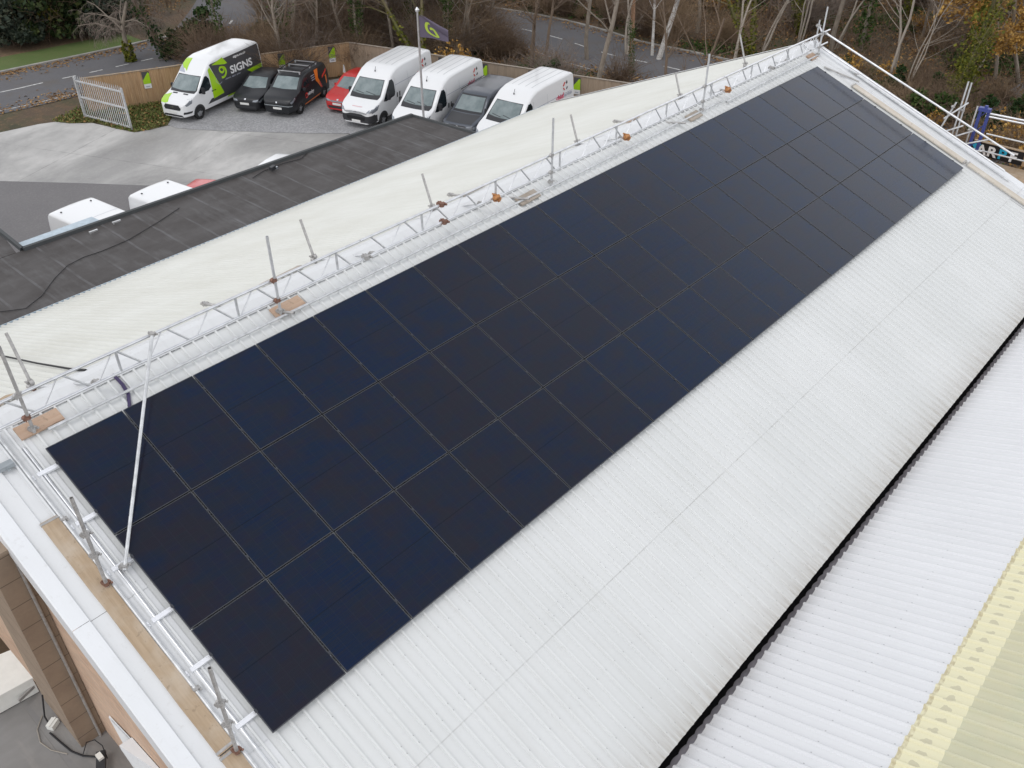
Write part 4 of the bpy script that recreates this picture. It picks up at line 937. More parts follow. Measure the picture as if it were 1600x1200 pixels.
# ------------------------------------------------------------------ vehicles
def interp(pts, x):
    for (a, b), (c, d) in zip(pts[:-1], pts[1:]):
        if x <= c: 
            t = (x - a) / (c - a) if c > a else 0; t = max(0, min(1, t)); return b + (d - b) * t
    return pts[-1][1]
def spl(pts, x):       # smooth-ish interpolation
    return (interp(pts, x - .05) + 2 * interp(pts, x) + interp(pts, x + .05)) / 4 if x > .06 else interp(pts, x)
class Car:
    """local frame: x backwards from the front bumper, y to the vehicle's right, z up"""
    def __init__(s, root, L, W, top, plan, zb, belt, tum, rc, paint_, crown=.03, rear_in=.0):
        s.t = root; s.L = L; s.W = W
        ds = sorted(set([0., .03, .08, .15] + list(np.arange(.25, L - .25, .13)) + [L - .15, L - .08, L - .03, L])); V = []; NR_ = 0
        for d in ds:
            zt = spl(top, d); w = interp(plan, d) * W / 2; zl = interp(zb, d) if isinstance(zb, list) else zb
            be = min(belt, zt - .06); r = max(.015, min(rc, (zt - be) * .8)); tm = tum * max(0, (zt - r - be)); half = [(0, zl), (w * .8, zl), (w * .955, zl + .05), (w * .99, zl + .16), (w, zl + (be - zl) * .6), (w * .997, be)]
            for k in (1, 2, 3): z = be + (zt - r - be) * k / 3; half.append((w * .997 - tum * (z - be) * (.6 + .4 * k / 3), z))
            yb = half[-1][0]; 
            for k in (1, 2, 3, 4): a = k / 4 * math.pi / 2; half.append((yb - r * (1 - math.cos(a)), zt - r + r * math.sin(a)))
            yc = half[-1][0]
            half += [(yc * .55, zt + crown * .7), (0, zt + crown)]
            ring = [(d, y, z) for y, z in half] + [(d, -y, z) for y, z in half[-2:0:-1]]; NR_ = len(ring); V += ring
        F = [(k * NR_ + j, k * NR_ + (j + 1) % NR_, (k + 1) * NR_ + (j + 1) % NR_, (k + 1) * NR_ + j) for k in range(len(ds) - 1) for j in range(NR_)]
        F += [tuple(range(NR_ - 1, -1, -1)), tuple((len(ds) - 1) * NR_ + j for j in range(NR_))]
        s.V, s.F = V, F; s.bvh = BVHTree.FromPolygons([Vector(v) for v in V], F)
        s.body = link('body', new_mesh('body', V, F, paint_, auto=33), root)
    def proj(s, p, axis, off):
        if axis == 'L': o, dr = Vector((p[0], -3, p[1])), Vector((0, 1, 0))
        elif axis == 'R': o, dr = Vector((p[0], 3, p[1])), Vector((0, -1, 0))
        elif axis == 'F': o, dr = Vector((-3, p[0], p[1])), Vector((1, 0, 0))
        else: o, dr = Vector((p[0], p[1], 6)), Vector((0, 0, -1))
        h = s.bvh.ray_cast(o, dr)
        if h[0] is None:
            h = s.bvh.find_nearest(o + dr * 2.2); return h[0] + h[1] * off
        n = h[1] if h[1].dot(dr) < 0 else -h[1]
        return h[0] - dr * off * .6 + n * off * .4
    def patch(s, name, pts, axis, mat, off=.008, res=.09, parent=None):
        bm = bmesh.new(); vs = [bm.verts.new((a, b, 0)) for a, b in pts]; bm.faces.new(vs); bmesh.ops.triangulate(bm, faces=bm.faces[:])
        for _ in range(5):
            e = [e for e in bm.edges if e.calc_length() > res]
            if not e: break
            bmesh.ops.subdivide_edges(bm, edges=e, cuts=1); bmesh.ops.triangulate(bm, faces=bm.faces[:])
        bm.verts.index_update(); V = [s.proj((v.co.x, v.co.y), axis, off) for v in bm.verts]; F = [tuple(v.index for v in f.verts) for f in bm.faces]; bm.free()
        return link(name, new_mesh(name, V, F, mat, smooth=True), parent or s.t)
    def text(s, string, x, z, size, mat, sx=1., skew=0., off=.012):
        me = text_mesh(string, size, mat, 0.)
        for v in me.vertices: v.co = s.proj((x + (v.co.x * sx) + v.co.y * skew, z + v.co.y), 'L', off)
        return link('lettering', me, s.t)
    def wheel(s, x, r, rim='rim', w=.21, spokes=5, arch='trim_black'):
        for sg in (-1, 1):
            y = sg * (s.W / 2 - w / 2 + .012); wh = bpy.data.objects.new('wheel', None); COL.objects.link(wh); wh.parent = s.t; wh.location = (x, y, r)
            q = MB(); n = 24; prof = [(-w / 2, r * .62), (-w / 2, r * .93), (-w / 2 + .03, r), (w / 2 - .03, r), (w / 2, r * .93), (w / 2, r * .62)]
            V = [(rr * math.cos(6.28318 * k / n), yy, rr * math.sin(6.28318 * k / n)) for yy, rr in prof for k in range(n)]
            q.add(V, [(i * n + k, i * n + (k + 1) % n, (i + 1) * n + (k + 1) % n, (i + 1) * n + k) for i in range(5) for k in range(n)]); q.build('tyre', 'tyre', wh, auto=35)
            q = MB(); f = sg * (w / 2 - .025); q.tube((0, 0, 0), (0, f - sg * .03, 0), r * .62, 20); q.tube((0, 0, 0), (0, f + sg * .01, 0), r * .17, 12)
            for k in range(spokes): a = 6.28318 * k / spokes; q.box((r * .36 * math.cos(a), f - sg * .012, r * .36 * math.sin(a)), (r * .5, .03, r * .17), Matrix.Rotation(-a, 3, 'Y'))
            q.build('rim', rim, wh)
            if arch:
                n = 16; R_ = r * 1.22; pts = [(x + R_ * math.cos(math.pi * k / n), r + R_ * math.sin(math.pi * k / n)) for k in range(n + 1)] + [(x - R_, r * .55), (x + R_, r * .55)]
                s.patch('wheel_arch', pts, 'L' if sg < 0 else 'R', arch, .006)
    def mirrors(s, x, z, mat, size=(.12, .2, .22)):
        for sg in (-1, 1):
            y = sg * (abs(s.proj((x, z), 'L', 0).y) + size[1] * .55); q = MB(); m = bmesh.new(); bmesh.ops.create_cube(m, size=1)
            for v in m.verts: v.co = Vector((v.co.x * size[0], v.co.y * size[1], v.co.z * size[2]))
            bmesh.ops.bevel(m, geom=m.edges[:], offset=.03, segments=2, affect='EDGES'); V = [v.co + Vector((x, y, z + .02)) for v in m.verts]; m.verts.index_update(); q.add(V, [tuple(v.index for v in f.verts) for f in m.faces]); m.free()
            q.tube((x + .02, y - sg * size[1] * .7, z - .06), (x, y, z - .05), .025, 6); q.build('mirror', mat, s.t, auto=40)
def vroot(name, label, cat, front, head, group=None):
    """front = ground point under the middle of the front bumper, head = heading (deg) of the tail direction"""
    a = R(head); M = Matrix(((math.cos(a), -math.sin(a), 0, front[0]), (math.sin(a), math.cos(a), 0, front[1]), (0, 0, 1, GZ + .012), (0, 0, 0, 1)))
    return thing(name, label, cat, M=M, group=group)
# with x = backwards, y = left-handed swap: +y is towards the vehicle's right (far side), -y its left (near side)
def plate(c, y, z, x=None):
    p = c.proj((y, z), 'F', .015); q = MB(); q.box((0, 0, 0), (.012, .50, .11)); o = q.build('number_plate', 'plate', c.t, M=Matrix.Translation(p))
    return o

VAN_PLAN = [(0, .74), (.06, .82), (.2, .91), (.5, .985), (.9, 1.0), (5.6, 1.0), (6.2, .975)]
def white_van(label, front, head, group, L=5.95, H=2.5):
    t = vroot('panel_van', label, 'van', front, head, group)
    top = [(0, .88), (.06, .98), (.3, 1.10), (.62, 1.22), (.95, 1.34), (1.05, 1.42), (1.72, 2.02), (1.80, 2.08), (2.15, 2.32), (2.6, H - .04), (3.2, H), (L - .25, H), (L - .05, H - .05), (L, H - .10)]
    c = Car(t, L, 2.05, top, VAN_PLAN, .30, 1.28, .085, .13, 'paint_white')
    c.patch('windscreen_surround', [(-.80, 1.30), (.80, 1.30), (.86, 1.40), (.74, 2.02), (-.74, 2.02), (-.86, 1.40)], 'F', 'trim_black', .006)
    c.patch('windscreen', [(-.80, 1.46), (-.4, 1.425), (0, 1.415), (.4, 1.425), (.80, 1.46), (.72, 1.99), (.0, 2.01), (-.72, 1.99)], 'F', 'auto_glass', .014)
    for ax in 'LR':
        c.patch('side_window', [(1.02, 1.20), (1.30, 1.14), (2.06, 1.20), (2.14, 1.34), (2.12, 1.84), (2.0, 2.02), (1.80, 2.02), (1.45, 1.68)], ax, 'side_glass', .008)
        c.patch('sill_trim', [(2.0, .42), (3.9, .42), (3.9, .58), (2.0, .58)], ax, 'trim_black', .006)
        c.patch('headlight', [(.08, .96), (.46, 1.16), (.62, 1.16), (.46, .94), (.12, .84)], ax, 'lamp_lens', .014)
        for x in (2.25, 2.48): c.patch('door_handle', [(x, 1.05), (x + .10, 1.05), (x + .12, 1.28), (x + .02, 1.28)], ax, 'trim_black', .012)
        c.patch('side_seam', [(2.2, 1.66), (L - .2, 1.64), (L - .2, 1.665), (2.2, 1.685)], ax, 'vinyl_pale', .003)
    [c.patch('headlight', [(sg * .62, .88), (sg * .93, .88), (sg * .95, 1.06), (sg * .74, 1.0)], 'F', 'lamp_lens', .016) for sg in (-1, 1)]
    c.patch('front_bumper', [(-.98, .36), (.98, .36), (.99, .74), (.6, .70), (.3, .78), (-.3, .78), (-.6, .70), (-.99, .74)], 'F', 'trim_black', .014)
    for ax in 'LR': c.patch('bumper_corner', [(.0, .36), (.42, .34), (.40, .66), (.25, .78), (.0, .72)], ax, 'trim_black', .010)
    c.patch('grille', [(-.62, .80), (.62, .80), (.66, .86), (.30, .90), (.0, .84), (-.30, .90), (-.66, .86)], 'F', 'chrome', .016)
    c.patch('lower_grille', [(-.5, .46), (.5, .46), (.55, .64), (-.55, .64)], 'F', 'void_dark', .018)
    plate(c, 0, .42); c.wheel(.93, .345); c.wheel(.93 + 4.03, .345); c.mirrors(1.36, 1.36, 'trim_black', (.13, .2, .34))
    q = MB(); q.tube((2.02, 0, 2.33), (2.1, 0, 2.50), .012, 5); q.tube((2.02, 0, 2.27), (2.02, 0, 2.34), .03, 6); q.build('aerial', 'trim_black', t)
    for yy in (-.55, -.2, .2, .55): c.patch('roof_rib', [(2.7, yy - .02), (L - .3, yy - .02), (L - .3, yy + .02), (2.7, yy + .02)], 'T', 'seam_grey', .004)
    for ax in 'LR':
        for x in (2.2, 3.45): c.patch('door_seam', [(x, .5), (x + .018, .5), (x + .018, 2.05), (x, 2.05)], ax, 'seam_grey', .004)
        c.patch('rub_strip', [(2.2, .80), (L - .5, .80), (L - .5, .83), (2.2, .83)], ax, 'seam_grey', .006)
    for a_, b_ in (((-.55, 1.44), (.02, 1.52)), ((.10, 1.44), (.62, 1.50))): c.patch('wiper', [a_, b_, (b_[0], b_[1] + .022), (a_[0], a_[1] + .022)], 'F', 'trim_black', .024)
    c.text('chief', 4.25, 1.50, .34, 'vinyl_pink', 1.1); c.text('services', 4.98, 1.50, .24, 'vinyl_pale', 1.0)
    c.patch('emblem_mark', [(4.90, 2.05), (5.08, 2.22), (5.14, 2.16), (5.00, 2.01)], 'L', 'vinyl_red', .01); c.patch('emblem_mark', [(5.18, 2.14), (5.30, 2.24), (5.36, 2.12), (5.27, 2.06)], 'L', 'vinyl_grey', .01)
    c.patch('emblem_mark', [(5.18, 1.86), (5.32, 1.96), (5.36, 1.88), (5.24, 1.80)], 'L', 'vinyl_grey', .01); c.patch('emblem_mark', [(4.90, 1.94), (4.96, 1.97), (5.10, 1.84), (5.02, 1.81)], 'L', 'vinyl_red', .01)
    c.patch('bonnet_lettering', [(-.30, 1.065), (.28, 1.065), (.28, 1.085), (-.30, 1.085)], 'F', 'bonnet_print', .012)
    return t, c
# placement : ground contact of the near-side front wheel and heading of the tail
def place(wheel_uv, head, W, wx, G0=GZ):
    p = at(*wheel_uv); a = R(head); ex = Vector((math.cos(a), math.sin(a), 0)); ey = Vector((-math.sin(a), math.cos(a), 0))
    return p - ex * wx + ey * (W / 2)
gw = 'plain white high-roof vans parked along the fence'
white_van('white high-roof van between the red car and the flagpole, black front bumper', place((601, 197), 16.2, 2.05, .93), 16.2, gw)
def place_top(uv, z, head, x, y):      # a roof point of the van
    p = at(uv[0], uv[1], GZ + z); a = R(head); ex = Vector((math.cos(a), math.sin(a), 0)); ey = Vector((-math.sin(a), math.cos(a), 0)); q = p - ex * x - ey * y; return q
white_van('white high-roof van behind the flagpole, beside the dark grey van', place_top((751, 93), 2.42, 14.5, 5.9, -.86), 14.5, gw)
white_van('white high-roof van closest to the warehouse, right of the dark grey van', place_top((893, 114), 2.42, 8.5, 5.9, -.86), 8.5, gw)

# big liveried van
t = vroot('panel_van', 'tall white, grey and lime green van lettered SIGNS, next to the gate bank', 'van', place((315, 186), 17, 1.77, .91), 17)
t.scale = (.93, .93, .93)
L = 6.7; H = 2.76
top = [(0, .92), (.06, 1.02), (.35, 1.16), (.75, 1.27), (1.02, 1.38), (1.12, 1.46), (1.78, 2.06), (1.86, 2.12), (2.2, 2.42), (2.6, 2.66), (3.1, H), (L - .3, H), (L - .06, H - .06), (L, H - .14)]
c = Car(t, L, 1.92, top, VAN_PLAN, .30, 1.30, .085, .14, 'paint_white')
c.patch('windscreen_surround', [(-.82, 1.36), (.82, 1.36), (.88, 1.46), (.76, 2.06), (-.76, 2.06), (-.88, 1.46)], 'F', 'trim_black', .006)
c.patch('windscreen', [(-.82, 1.46), (0, 1.42), (.82, 1.46), (.74, 2.02), (0, 2.05), (-.74, 2.02)], 'F', 'auto_glass', .014)
c.patch('roof_decal', [(.80, 2.14), (.80, 2.66), (.35, 2.68), (.30, 2.18), (.5, 2.3)], 'F', 'vinyl_lime', .01); c.patch('roof_decal', [(.84, 2.14), (.84, 2.48), (.36, 2.12)], 'F', 'vinyl_pale', .016)
c.patch('bonnet_decal', [(.90, 1.0), (.92, 1.22), (.55, 1.30), (.30, 1.05), (.45, .99)], 'F', 'vinyl_lime', .012); c.patch('bumper_decal', [(.80, .5), (.97, .5), (.97, .95), (.84, .80)], 'F', 'vinyl_lime', .012)
for ax in 'LR':
    c.patch('side_livery', [(2.42, 2.52), (L - .06, 2.60), (L - .04, .58), (1.7, .58), (2.05, .80), (3.05, .80)], ax, 'vinyl_grey', .006)
    c.patch('side_livery', [(2.24, 2.28), (2.42, 2.38), (3.12, .82), (2.22, .74)], ax, 'vinyl_lime', .010)
    c.patch('side_livery', [(2.62, 2.44), (3.55, 2.62), (3.85, 2.24), (3.6, 2.24)], ax, 'vinyl_lime', .010)
    c.patch('side_livery', [(5.3, 1.46), (L - .05, 1.50), (L - .06, .98), (6.1, 1.0)], ax, 'vinyl_lime', .010)
    c.patch('lower_livery', [(3.3, .50), (3.9, .50), (4.0, .58), (3.4, .58)], ax, 'vinyl_lime', .010)
    c.patch('side_window', [(1.16, 1.38), (1.20, 1.30), (1.95, 1.28), (2.18, 1.42), (2.16, 1.86), (2.02, 2.04), (1.86, 2.04)], ax, 'side_glass', .008)
    c.patch('headlight', [(.10, .98), (.46, 1.20), (.60, 1.22), (.52, 1.0), (.18, .90)], ax, 'lamp_lens', .012)
    for x in (2.16, 2.36): c.patch('door_handle', [(x, 1.14), (x + .15, 1.14), (x + .15, 1.20), (x, 1.20)], ax, 'trim_black', .014)
c.patch('front_grille', [(-.50, .68), (.50, .68), (.58, .80), (.46, .96), (-.46, .96), (-.58, .80)], 'F', 'trim_black', .014); c.patch('lower_grille', [(-.72, .34), (.72, .34), (.60, .44), (-.60, .44)], 'F', 'trim_black', .014)
for sg in (-1, 1): c.patch('fog_lamp', [(sg * .70, .50), (sg * .92, .50), (sg * .94, .60), (sg * .74, .62)], 'F', 'trim_black', .014)
for sg in (-1, 1): c.patch('bonnet_vent', [(sg * .2, 1.305), (sg * .52, 1.30), (sg * .52, 1.335), (sg * .2, 1.34)], 'F', 'trim_black', .016)
c.patch('badge', [(-.1, .81), (.1, .81), (.1, .86), (-.1, .86)], 'F', 'chrome', .02); plate(c, .02, .55)
c.wheel(.98, .36, spokes=6); c.wheel(.98 + 3.75, .36, spokes=6); c.mirrors(1.42, 1.40, 'trim_black', (.13, .2, .34))
c.text('SIGNS', 3.95, 1.62, .56, 'vinyl_white', 1.28)
SP = smooth([(3.62, 2.14), (3.72, 2.16), (3.86, 2.16), (3.92, 2.08), (3.84, 1.98), (3.76, 2.0)], 4) 
def stroke_patch(c, pts, wd, mat, nm):
    SP = smooth(pts, 4); V = []
    for i, p in enumerate(SP):
        d_ = SP[min(i + 1, len(SP) - 1)] - SP[max(i - 1, 0)]; d_ = d_ / np.linalg.norm(d_); nn = np.array([-d_[1], d_[0]]) * wd
        V += [c.proj(tuple(p + nn), 'L', .014), c.proj(tuple(p - nn), 'L', .014)]
    link(nm, new_mesh(nm, V, [(2 * i, 2 * i + 1, 2 * i + 3, 2 * i + 2) for i in range(len(SP) - 1)], mat), c.t)
stroke_patch(c, [(3.12, 2.14), (3.14, 1.98), (3.28, 1.88), (3.42, 1.92), (3.46, 2.04), (3.36, 2.14), (3.24, 2.16), (3.14, 2.15)], .055, 'vinyl_lime', 'emblem')
stroke_patch(c, [(3.36, 2.14), (3.54, 2.06), (3.60, 1.88), (3.50, 1.70), (3.32, 1.62), (3.16, 1.64)], .06, 'vinyl_lime', 'emblem')
c.text('signs.co.uk', 4.4, 2.36, .17, 'vinyl_white', 1.5); c.text('vehicle  signs  print', 3.4, 1.44, .10, 'vinyl_pale', 1.7)
stroke_patch(c, [(2.75, 1.72), (2.66, 1.58), (2.86, 1.36), (3.10, 1.42)], .012, 'vinyl_pale', 'outline_mark')

# dark grey transporter-like van
t = vroot('minibus', 'dark grey low-roof van with a matt black bonnet between two white vans', 'van', place_top((741, 217), .35, 14.5, .12, -.86), 14.5)
top = [(0, .86), (.05, .94), (.3, 1.04), (.8, 1.16), (1.05, 1.24), (1.15, 1.30), (1.72, 1.80), (1.95, 1.90), (2.5, 1.96), (4.6, 1.95), (4.78, 1.86), (4.9, 1.5)]
c = Car(t, 4.9, 1.90, top, [(0, .76), (.06, .84), (.2, .93), (.5, .99), (4.5, 1.0), (4.9, .96)], .28, 1.12, .17, .10, 'paint_dark_grey')
c.patch('bonnet', [(-.70, .98), (.70, .98), (.80, 1.20), (-.80, 1.20)], 'F', 'paint_matt_grey', .010)
c.patch('windscreen_surround', [(-.78, 1.22), (.78, 1.22), (.68, 1.84), (-.68, 1.84)], 'F', 'trim_black', .006); c.patch('windscreen', [(-.74, 1.28), (.74, 1.28), (.65, 1.79), (-.65, 1.79)], 'F', 'auto_glass', .014)
for ax in 'LR':
    c.patch('side_window', [(1.25, 1.22), (2.15, 1.20), (2.15, 1.72), (1.75, 1.74)], ax, 'side_glass', .008); c.patch('side_window', [(2.25, 1.20), (3.3, 1.20), (3.3, 1.72), (2.25, 1.72)], ax, 'side_glass', .008); c.patch('side_window', [(3.4, 1.20), (4.5, 1.20), (4.45, 1.70), (3.4, 1.72)], ax, 'side_glass', .008)
    c.patch('headlight', [(.02, .72), (.36, .84), (.36, .92), (.02, .90)], ax, 'lamp_lens', .012)
for sg in (-1, 1): c.patch('headlight', [(sg * .46, .74), (sg * .80, .76), (sg * .82, .90), (sg * .48, .90)], 'F', 'lamp_lens', .014)
c.patch('grille', [(-.44, .74), (.44, .74), (.46, .90), (-.46, .90)], 'F', 'trim_black', .014); c.patch('front_bumper', [(-.86, .40), (.86, .40), (.88, .68), (-.88, .68)], 'F', 'grey_metal', .012)
for z in (.78, .84): c.patch('grille_bar', [(-.44, z), (.44, z), (.44, z + .018), (-.44, z + .018)], 'F', 'chrome', .020)
q = MB(); q.tube((-.01, 0, .83), (.05, 0, .83), .075, 14); q.build('badge', 'chrome', t, M=Matrix.Translation((-.015, 0, 0)))
c.wheel(.9, .32); c.wheel(3.9, .32); c.mirrors(1.42, 1.24, 'trim_black', (.12, .18, .2)); plate(c, 0, .47)
q = MB(); q.tube((1.85, .80, 1.96), (4.2, .80, 1.98), .02, 6); q.build('roof_rail', 'trim_black', t)

# small black van with orange livery and roof bars
t = vroot('small_van', 'black compact van with orange and red livery and silver roof bars', 'van', place((472, 178), 25, 1.78, .85), 25)
t.scale = (.96, .96, .96)
top = [(0, .78), (.05, .88), (.25, 1.0), (.7, 1.10), (.95, 1.17), (1.05, 1.24), (1.62, 1.68), (1.85, 1.76), (2.3, 1.82), (4.0, 1.82), (4.3, 1.74), (4.4, 1.4)]
c = Car(t, 4.4, 1.85, top, [(0, .74), (.06, .84), (.2, .93), (.5, .99), (4.0, 1.0), (4.4, .95)], .25, 1.08, .20, .11, 'paint_black')
c.patch('windscreen', [(-.72, 1.24), (0, 1.22), (.72, 1.24), (.64, 1.68), (0, 1.70), (-.64, 1.68)], 'F', 'auto_glass', .012)
for ax in 'LR':
    c.patch('side_window', [(1.20, 1.18), (2.0, 1.12), (2.12, 1.22), (2.06, 1.60), (1.72, 1.62)], ax, 'side_glass', .008)
    c.patch('side_livery', [(2.95, 1.70), (3.35, 1.70), (3.15, 1.25), (3.45, .72), (3.30, .72), (2.85, 1.2)], ax, 'vinyl_orange', .010)
    c.patch('side_livery', [(3.35, .66), (3.5, .66), (3.30, 1.02), (3.18, 1.02)], ax, 'vinyl_red', .012)
    c.patch('side_livery', [(3.55, 1.10), (4.2, 1.34), (4.25, 1.48), (3.6, 1.24)], ax, 'vinyl_red', .010); c.patch('side_livery', [(3.9, 1.16), (4.05, 1.20), (4.12, .75), (3.98, .68)], ax, 'vinyl_orange', .012)
    c.patch('sill_stripe', [(1.42, .30), (3.2, .34), (3.2, .42), (1.42, .38)], ax, 'vinyl_orange', .012)
    c.patch('headlight', [(.06, .84), (.40, 1.02), (.46, .94), (.12, .74)], ax, 'lamp_lens', .012)
    for k in range(3): c.patch('text_line', [(2.45, 1.50 - .11 * k), (2.85, 1.50 - .11 * k), (2.85, 1.53 - .11 * k), (2.45, 1.53 - .11 * k)], ax, 'vinyl_pale', .012)
c.text('nimby', 1.78, .70, .27, 'vinyl_white', 1.1); stroke_patch(c, [(1.52, .74), (1.60, .86), (1.74, .84), (1.74, .70), (1.62, .64), (1.53, .70)], .035, 'vinyl_red', 'emblem')
c.patch('grille', [(-.60, .74), (.60, .74), (.62, .86), (-.62, .86)], 'F', 'trim_black', .012); c.patch('bumper_line', [(-.84, .62), (.84, .62), (.84, .66), (-.84, .66)], 'F', 'grey_metal', .012); plate(c, -.02, .50)
c.patch('badge', [(-.04, .78), (.04, .78), (.04, .85), (-.04, .85)], 'F', 'chrome', .018)
c.wheel(.88, .32); c.wheel(3.67, .32); c.mirrors(1.35, 1.16, 'trim_black', (.12, .18, .17))
for k, x in enumerate((1.75, 2.9, 3.6)):
    q = MB(); q.box((x, 0, 1.93), (.06, 1.35, .035))
    for sg in (-1, 1): q.box((x, sg * .62, 1.87), (.08, .05, .12))
    q.build('roof_bar', 'aluminium', t)
q = MB()
for sg in (-1, 1): q.box((2.7, sg * .66, 1.96), (1.9, .03, .05))
q.build('roof_rack', 'trim_black', t)

def hatch(name, label, front, head, pt, L=4.0, W=1.70, H=1.45, lens='lamp_lens'):
    t = vroot(name, label, 'car', front, head)
    top = [(0, .66), (.05, .74), (.3, .84), (.8, .93), (1.02, .98), (1.12, 1.03), (1.70, H - .08), (2.0, H - .01), (2.5, H), (3.3, H - .07), (L - .2, 1.05), (L, .85)]
    c = Car(t, L, W, top, [(0, .72), (.06, .82), (.2, .91), (.5, .985), (3.3, 1.0), (L, .88)], .20, .88, .30, .10, pt)
    c.patch('windscreen', [(-.66, 1.03), (0, 1.0), (.66, 1.03), (.54, H - .08), (0, H - .06), (-.54, H - .08)], 'F', 'auto_glass', .010)
    for ax in 'LR':
        c.patch('side_window', [(1.42, .96), (2.25, .94), (2.22, 1.31), (1.86, 1.29)], ax, 'side_glass', .008); c.patch('side_window', [(2.32, .94), (3.2, .97), (3.0, 1.28), (2.30, 1.31)], ax, 'side_glass', .008)
        c.patch('headlight', [(.06, .64), (.42, .78), (.48, .74), (.16, .56)], ax, lens, .012)
    for sg in (-1, 1): c.patch('headlight', [(sg * .42, .62), (sg * .68, .62), (sg * .72, .74), (sg * .46, .70)], 'F', lens, .012)
    c.patch('front_grille', [(-.40, .60), (.40, .60), (.42, .68), (-.42, .68)], 'F', 'trim_black' if pt == 'paint_black' else 'chrome', .012); c.patch('lower_grille', [(-.55, .28), (.55, .28), (.60, .40), (-.60, .40)], 'F', 'trim_black', .012)
    plate(c, .05, .50); c.wheel(.82, .31); c.wheel(.82 + 2.5, .31); c.mirrors(1.45, .98, pt, (.10, .16, .13))
    c.patch('badge', [(-.05, .70), (.05, .70), (.05, .76), (-.05, .76)], 'F', 'chrome', .014)
    return c
hatch('hatchback_car', 'black hatchback parked between the lime-striped van and the black van', place_top((406, 171), .25, 26, .1, -.72), 26, 'paint_black')
hatch('hatchback_car', 'bright red hatchback half hidden beside the first white van', place_top((549, 173), .25, 19, .1, -.72), 19, 'paint_red', 4.2, 1.8, 1.47)
# vehicles half hidden behind the flat roof
def hidden_van(label, uv, head):
    z = 2.15; p = at(uv[0], uv[1], GZ + z); a = R(head); ex = Vector((math.cos(a), math.sin(a), 0)); ey = Vector((-math.sin(a), math.cos(a), 0))
    t = vroot('panel_van', label, 'van', p - ex * 5.15 - ey * .80, head, 'white vans half hidden by the black flat roof')
    top = [(0, .86), (.06, .96), (.6, 1.16), (1.0, 1.26), (1.75, 1.88), (2.1, 2.08), (2.6, 2.18), (5.0, 2.18), (5.15, 2.14), (5.2, 2.05)]
    c = Car(t, 5.2, 1.98, top, [(0, .74), (.06, .82), (.2, .91), (.5, .985), (5.0, 1.0), (5.2, .97)], .3, 1.15, .10, .10, 'paint_white')
    c.patch('windscreen', [(-.74, 1.30), (.74, 1.30), (.68, 1.86), (-.68, 1.86)], 'F', 'auto_glass', .012)
    for ax in 'LR': c.patch('side_window', [(1.3, 1.22), (2.0, 1.2), (2.05, 1.75), (1.8, 1.78)], ax, 'side_glass', .008)
    c.patch('roof_seam', [(3.4, -.85), (3.42, -.85), (3.42, .85), (3.4, .85)], 'T', 'vinyl_pale', .004)
    for yy in (-.6, .6):
        q = MB(); q.box((4.7, yy, 2.215), (.05, .05, .03)); q.box((2.9, yy, 2.205), (.05, .05, .03)); q.build('roof_mount', 'trim_black', t)
    q = MB(); q.box((5.20, -.45, 1.55), (.02, .55, .42)); q.box((5.20, .45, 1.55), (.02, .55, .42)); q.build('rear_window', 'side_glass', t)
    c.wheel(.95, .34); c.wheel(4.1, .34)
hidden_van('white van behind the flat roof kerb, beside the pale canopy', (77, 333), 97)
hidden_van('white van behind the flat roof kerb, next to the sliver of red car', (203, 304), 99)
hatch('hatchback_car', 'sliver of a dark red car roof showing above the flat roof kerb', at(290, 309, GZ + 1.4) + Vector((-1.2, -.9, 0)), 30, 'paint_red')
hatch('hatchback_car', 'white car roof showing above the flat roof kerb near the floodlight', at(440, 252, GZ + 1.4) + Vector((-2.4, -1.0, 0)), 22, 'paint_white', 4.3, 1.8)

# ------------------------------------------------------------------ vegetation
def tubes_mesh(name, polys, mat, sides=4, smooth=True):
    V = []; F = []; o = 0
    for pts, rad in polys:
        k = len(pts); P = np.array(pts); T = np.gradient(P, axis=0); T /= np.linalg.norm(T, axis=1)[:, None] + 1e-9
        ref = np.array([.31, .87, .2]) if abs(T[0][2]) > .8 else np.array([.1, .2, 1.]); U = np.cross(T, ref); U /= np.linalg.norm(U, axis=1)[:, None] + 1e-9; W = np.cross(T, U)
        an = np.arange(sides) / sides * 6.28318; rr = np.array(rad)[:, None, None]
        ring = P[:, None, :] + rr * (np.cos(an)[None, :, None] * U[:, None, :] + np.sin(an)[None, :, None] * W[:, None, :])
        V.append(ring.reshape(-1, 3)); i = np.arange(k - 1)[:, None] * sides; j = np.arange(sides)[None, :]; j2 = (j + 1) % sides
        F.append((np.stack([i + j, i + j2, i + sides + j2, i + sides + j], -1) + o).reshape(-1, 4)); o += k * sides
    return np_mesh(name, np.concatenate(V), np.concatenate(F), mat, smooth)
def np_mesh(name, V, F, mat, smooth=False):
    me = bpy.data.meshes.new(name); n, m = len(V), len(F); w_ = F.shape[1]
    me.vertices.add(n); me.vertices.foreach_set('co', V.astype(np.float32).ravel()); me.loops.add(m * w_); me.loops.foreach_set('vertex_index', F.astype(np.int32).ravel())
    me.polygons.add(m); me.polygons.foreach_set('loop_start', np.arange(m, dtype=np.int32) * w_)
    if smooth: me.polygons.foreach_set('use_smooth', np.ones(m, bool))
    me.materials.append(MATS[mat]); me.update(calc_edges=True); me.validate(); return me
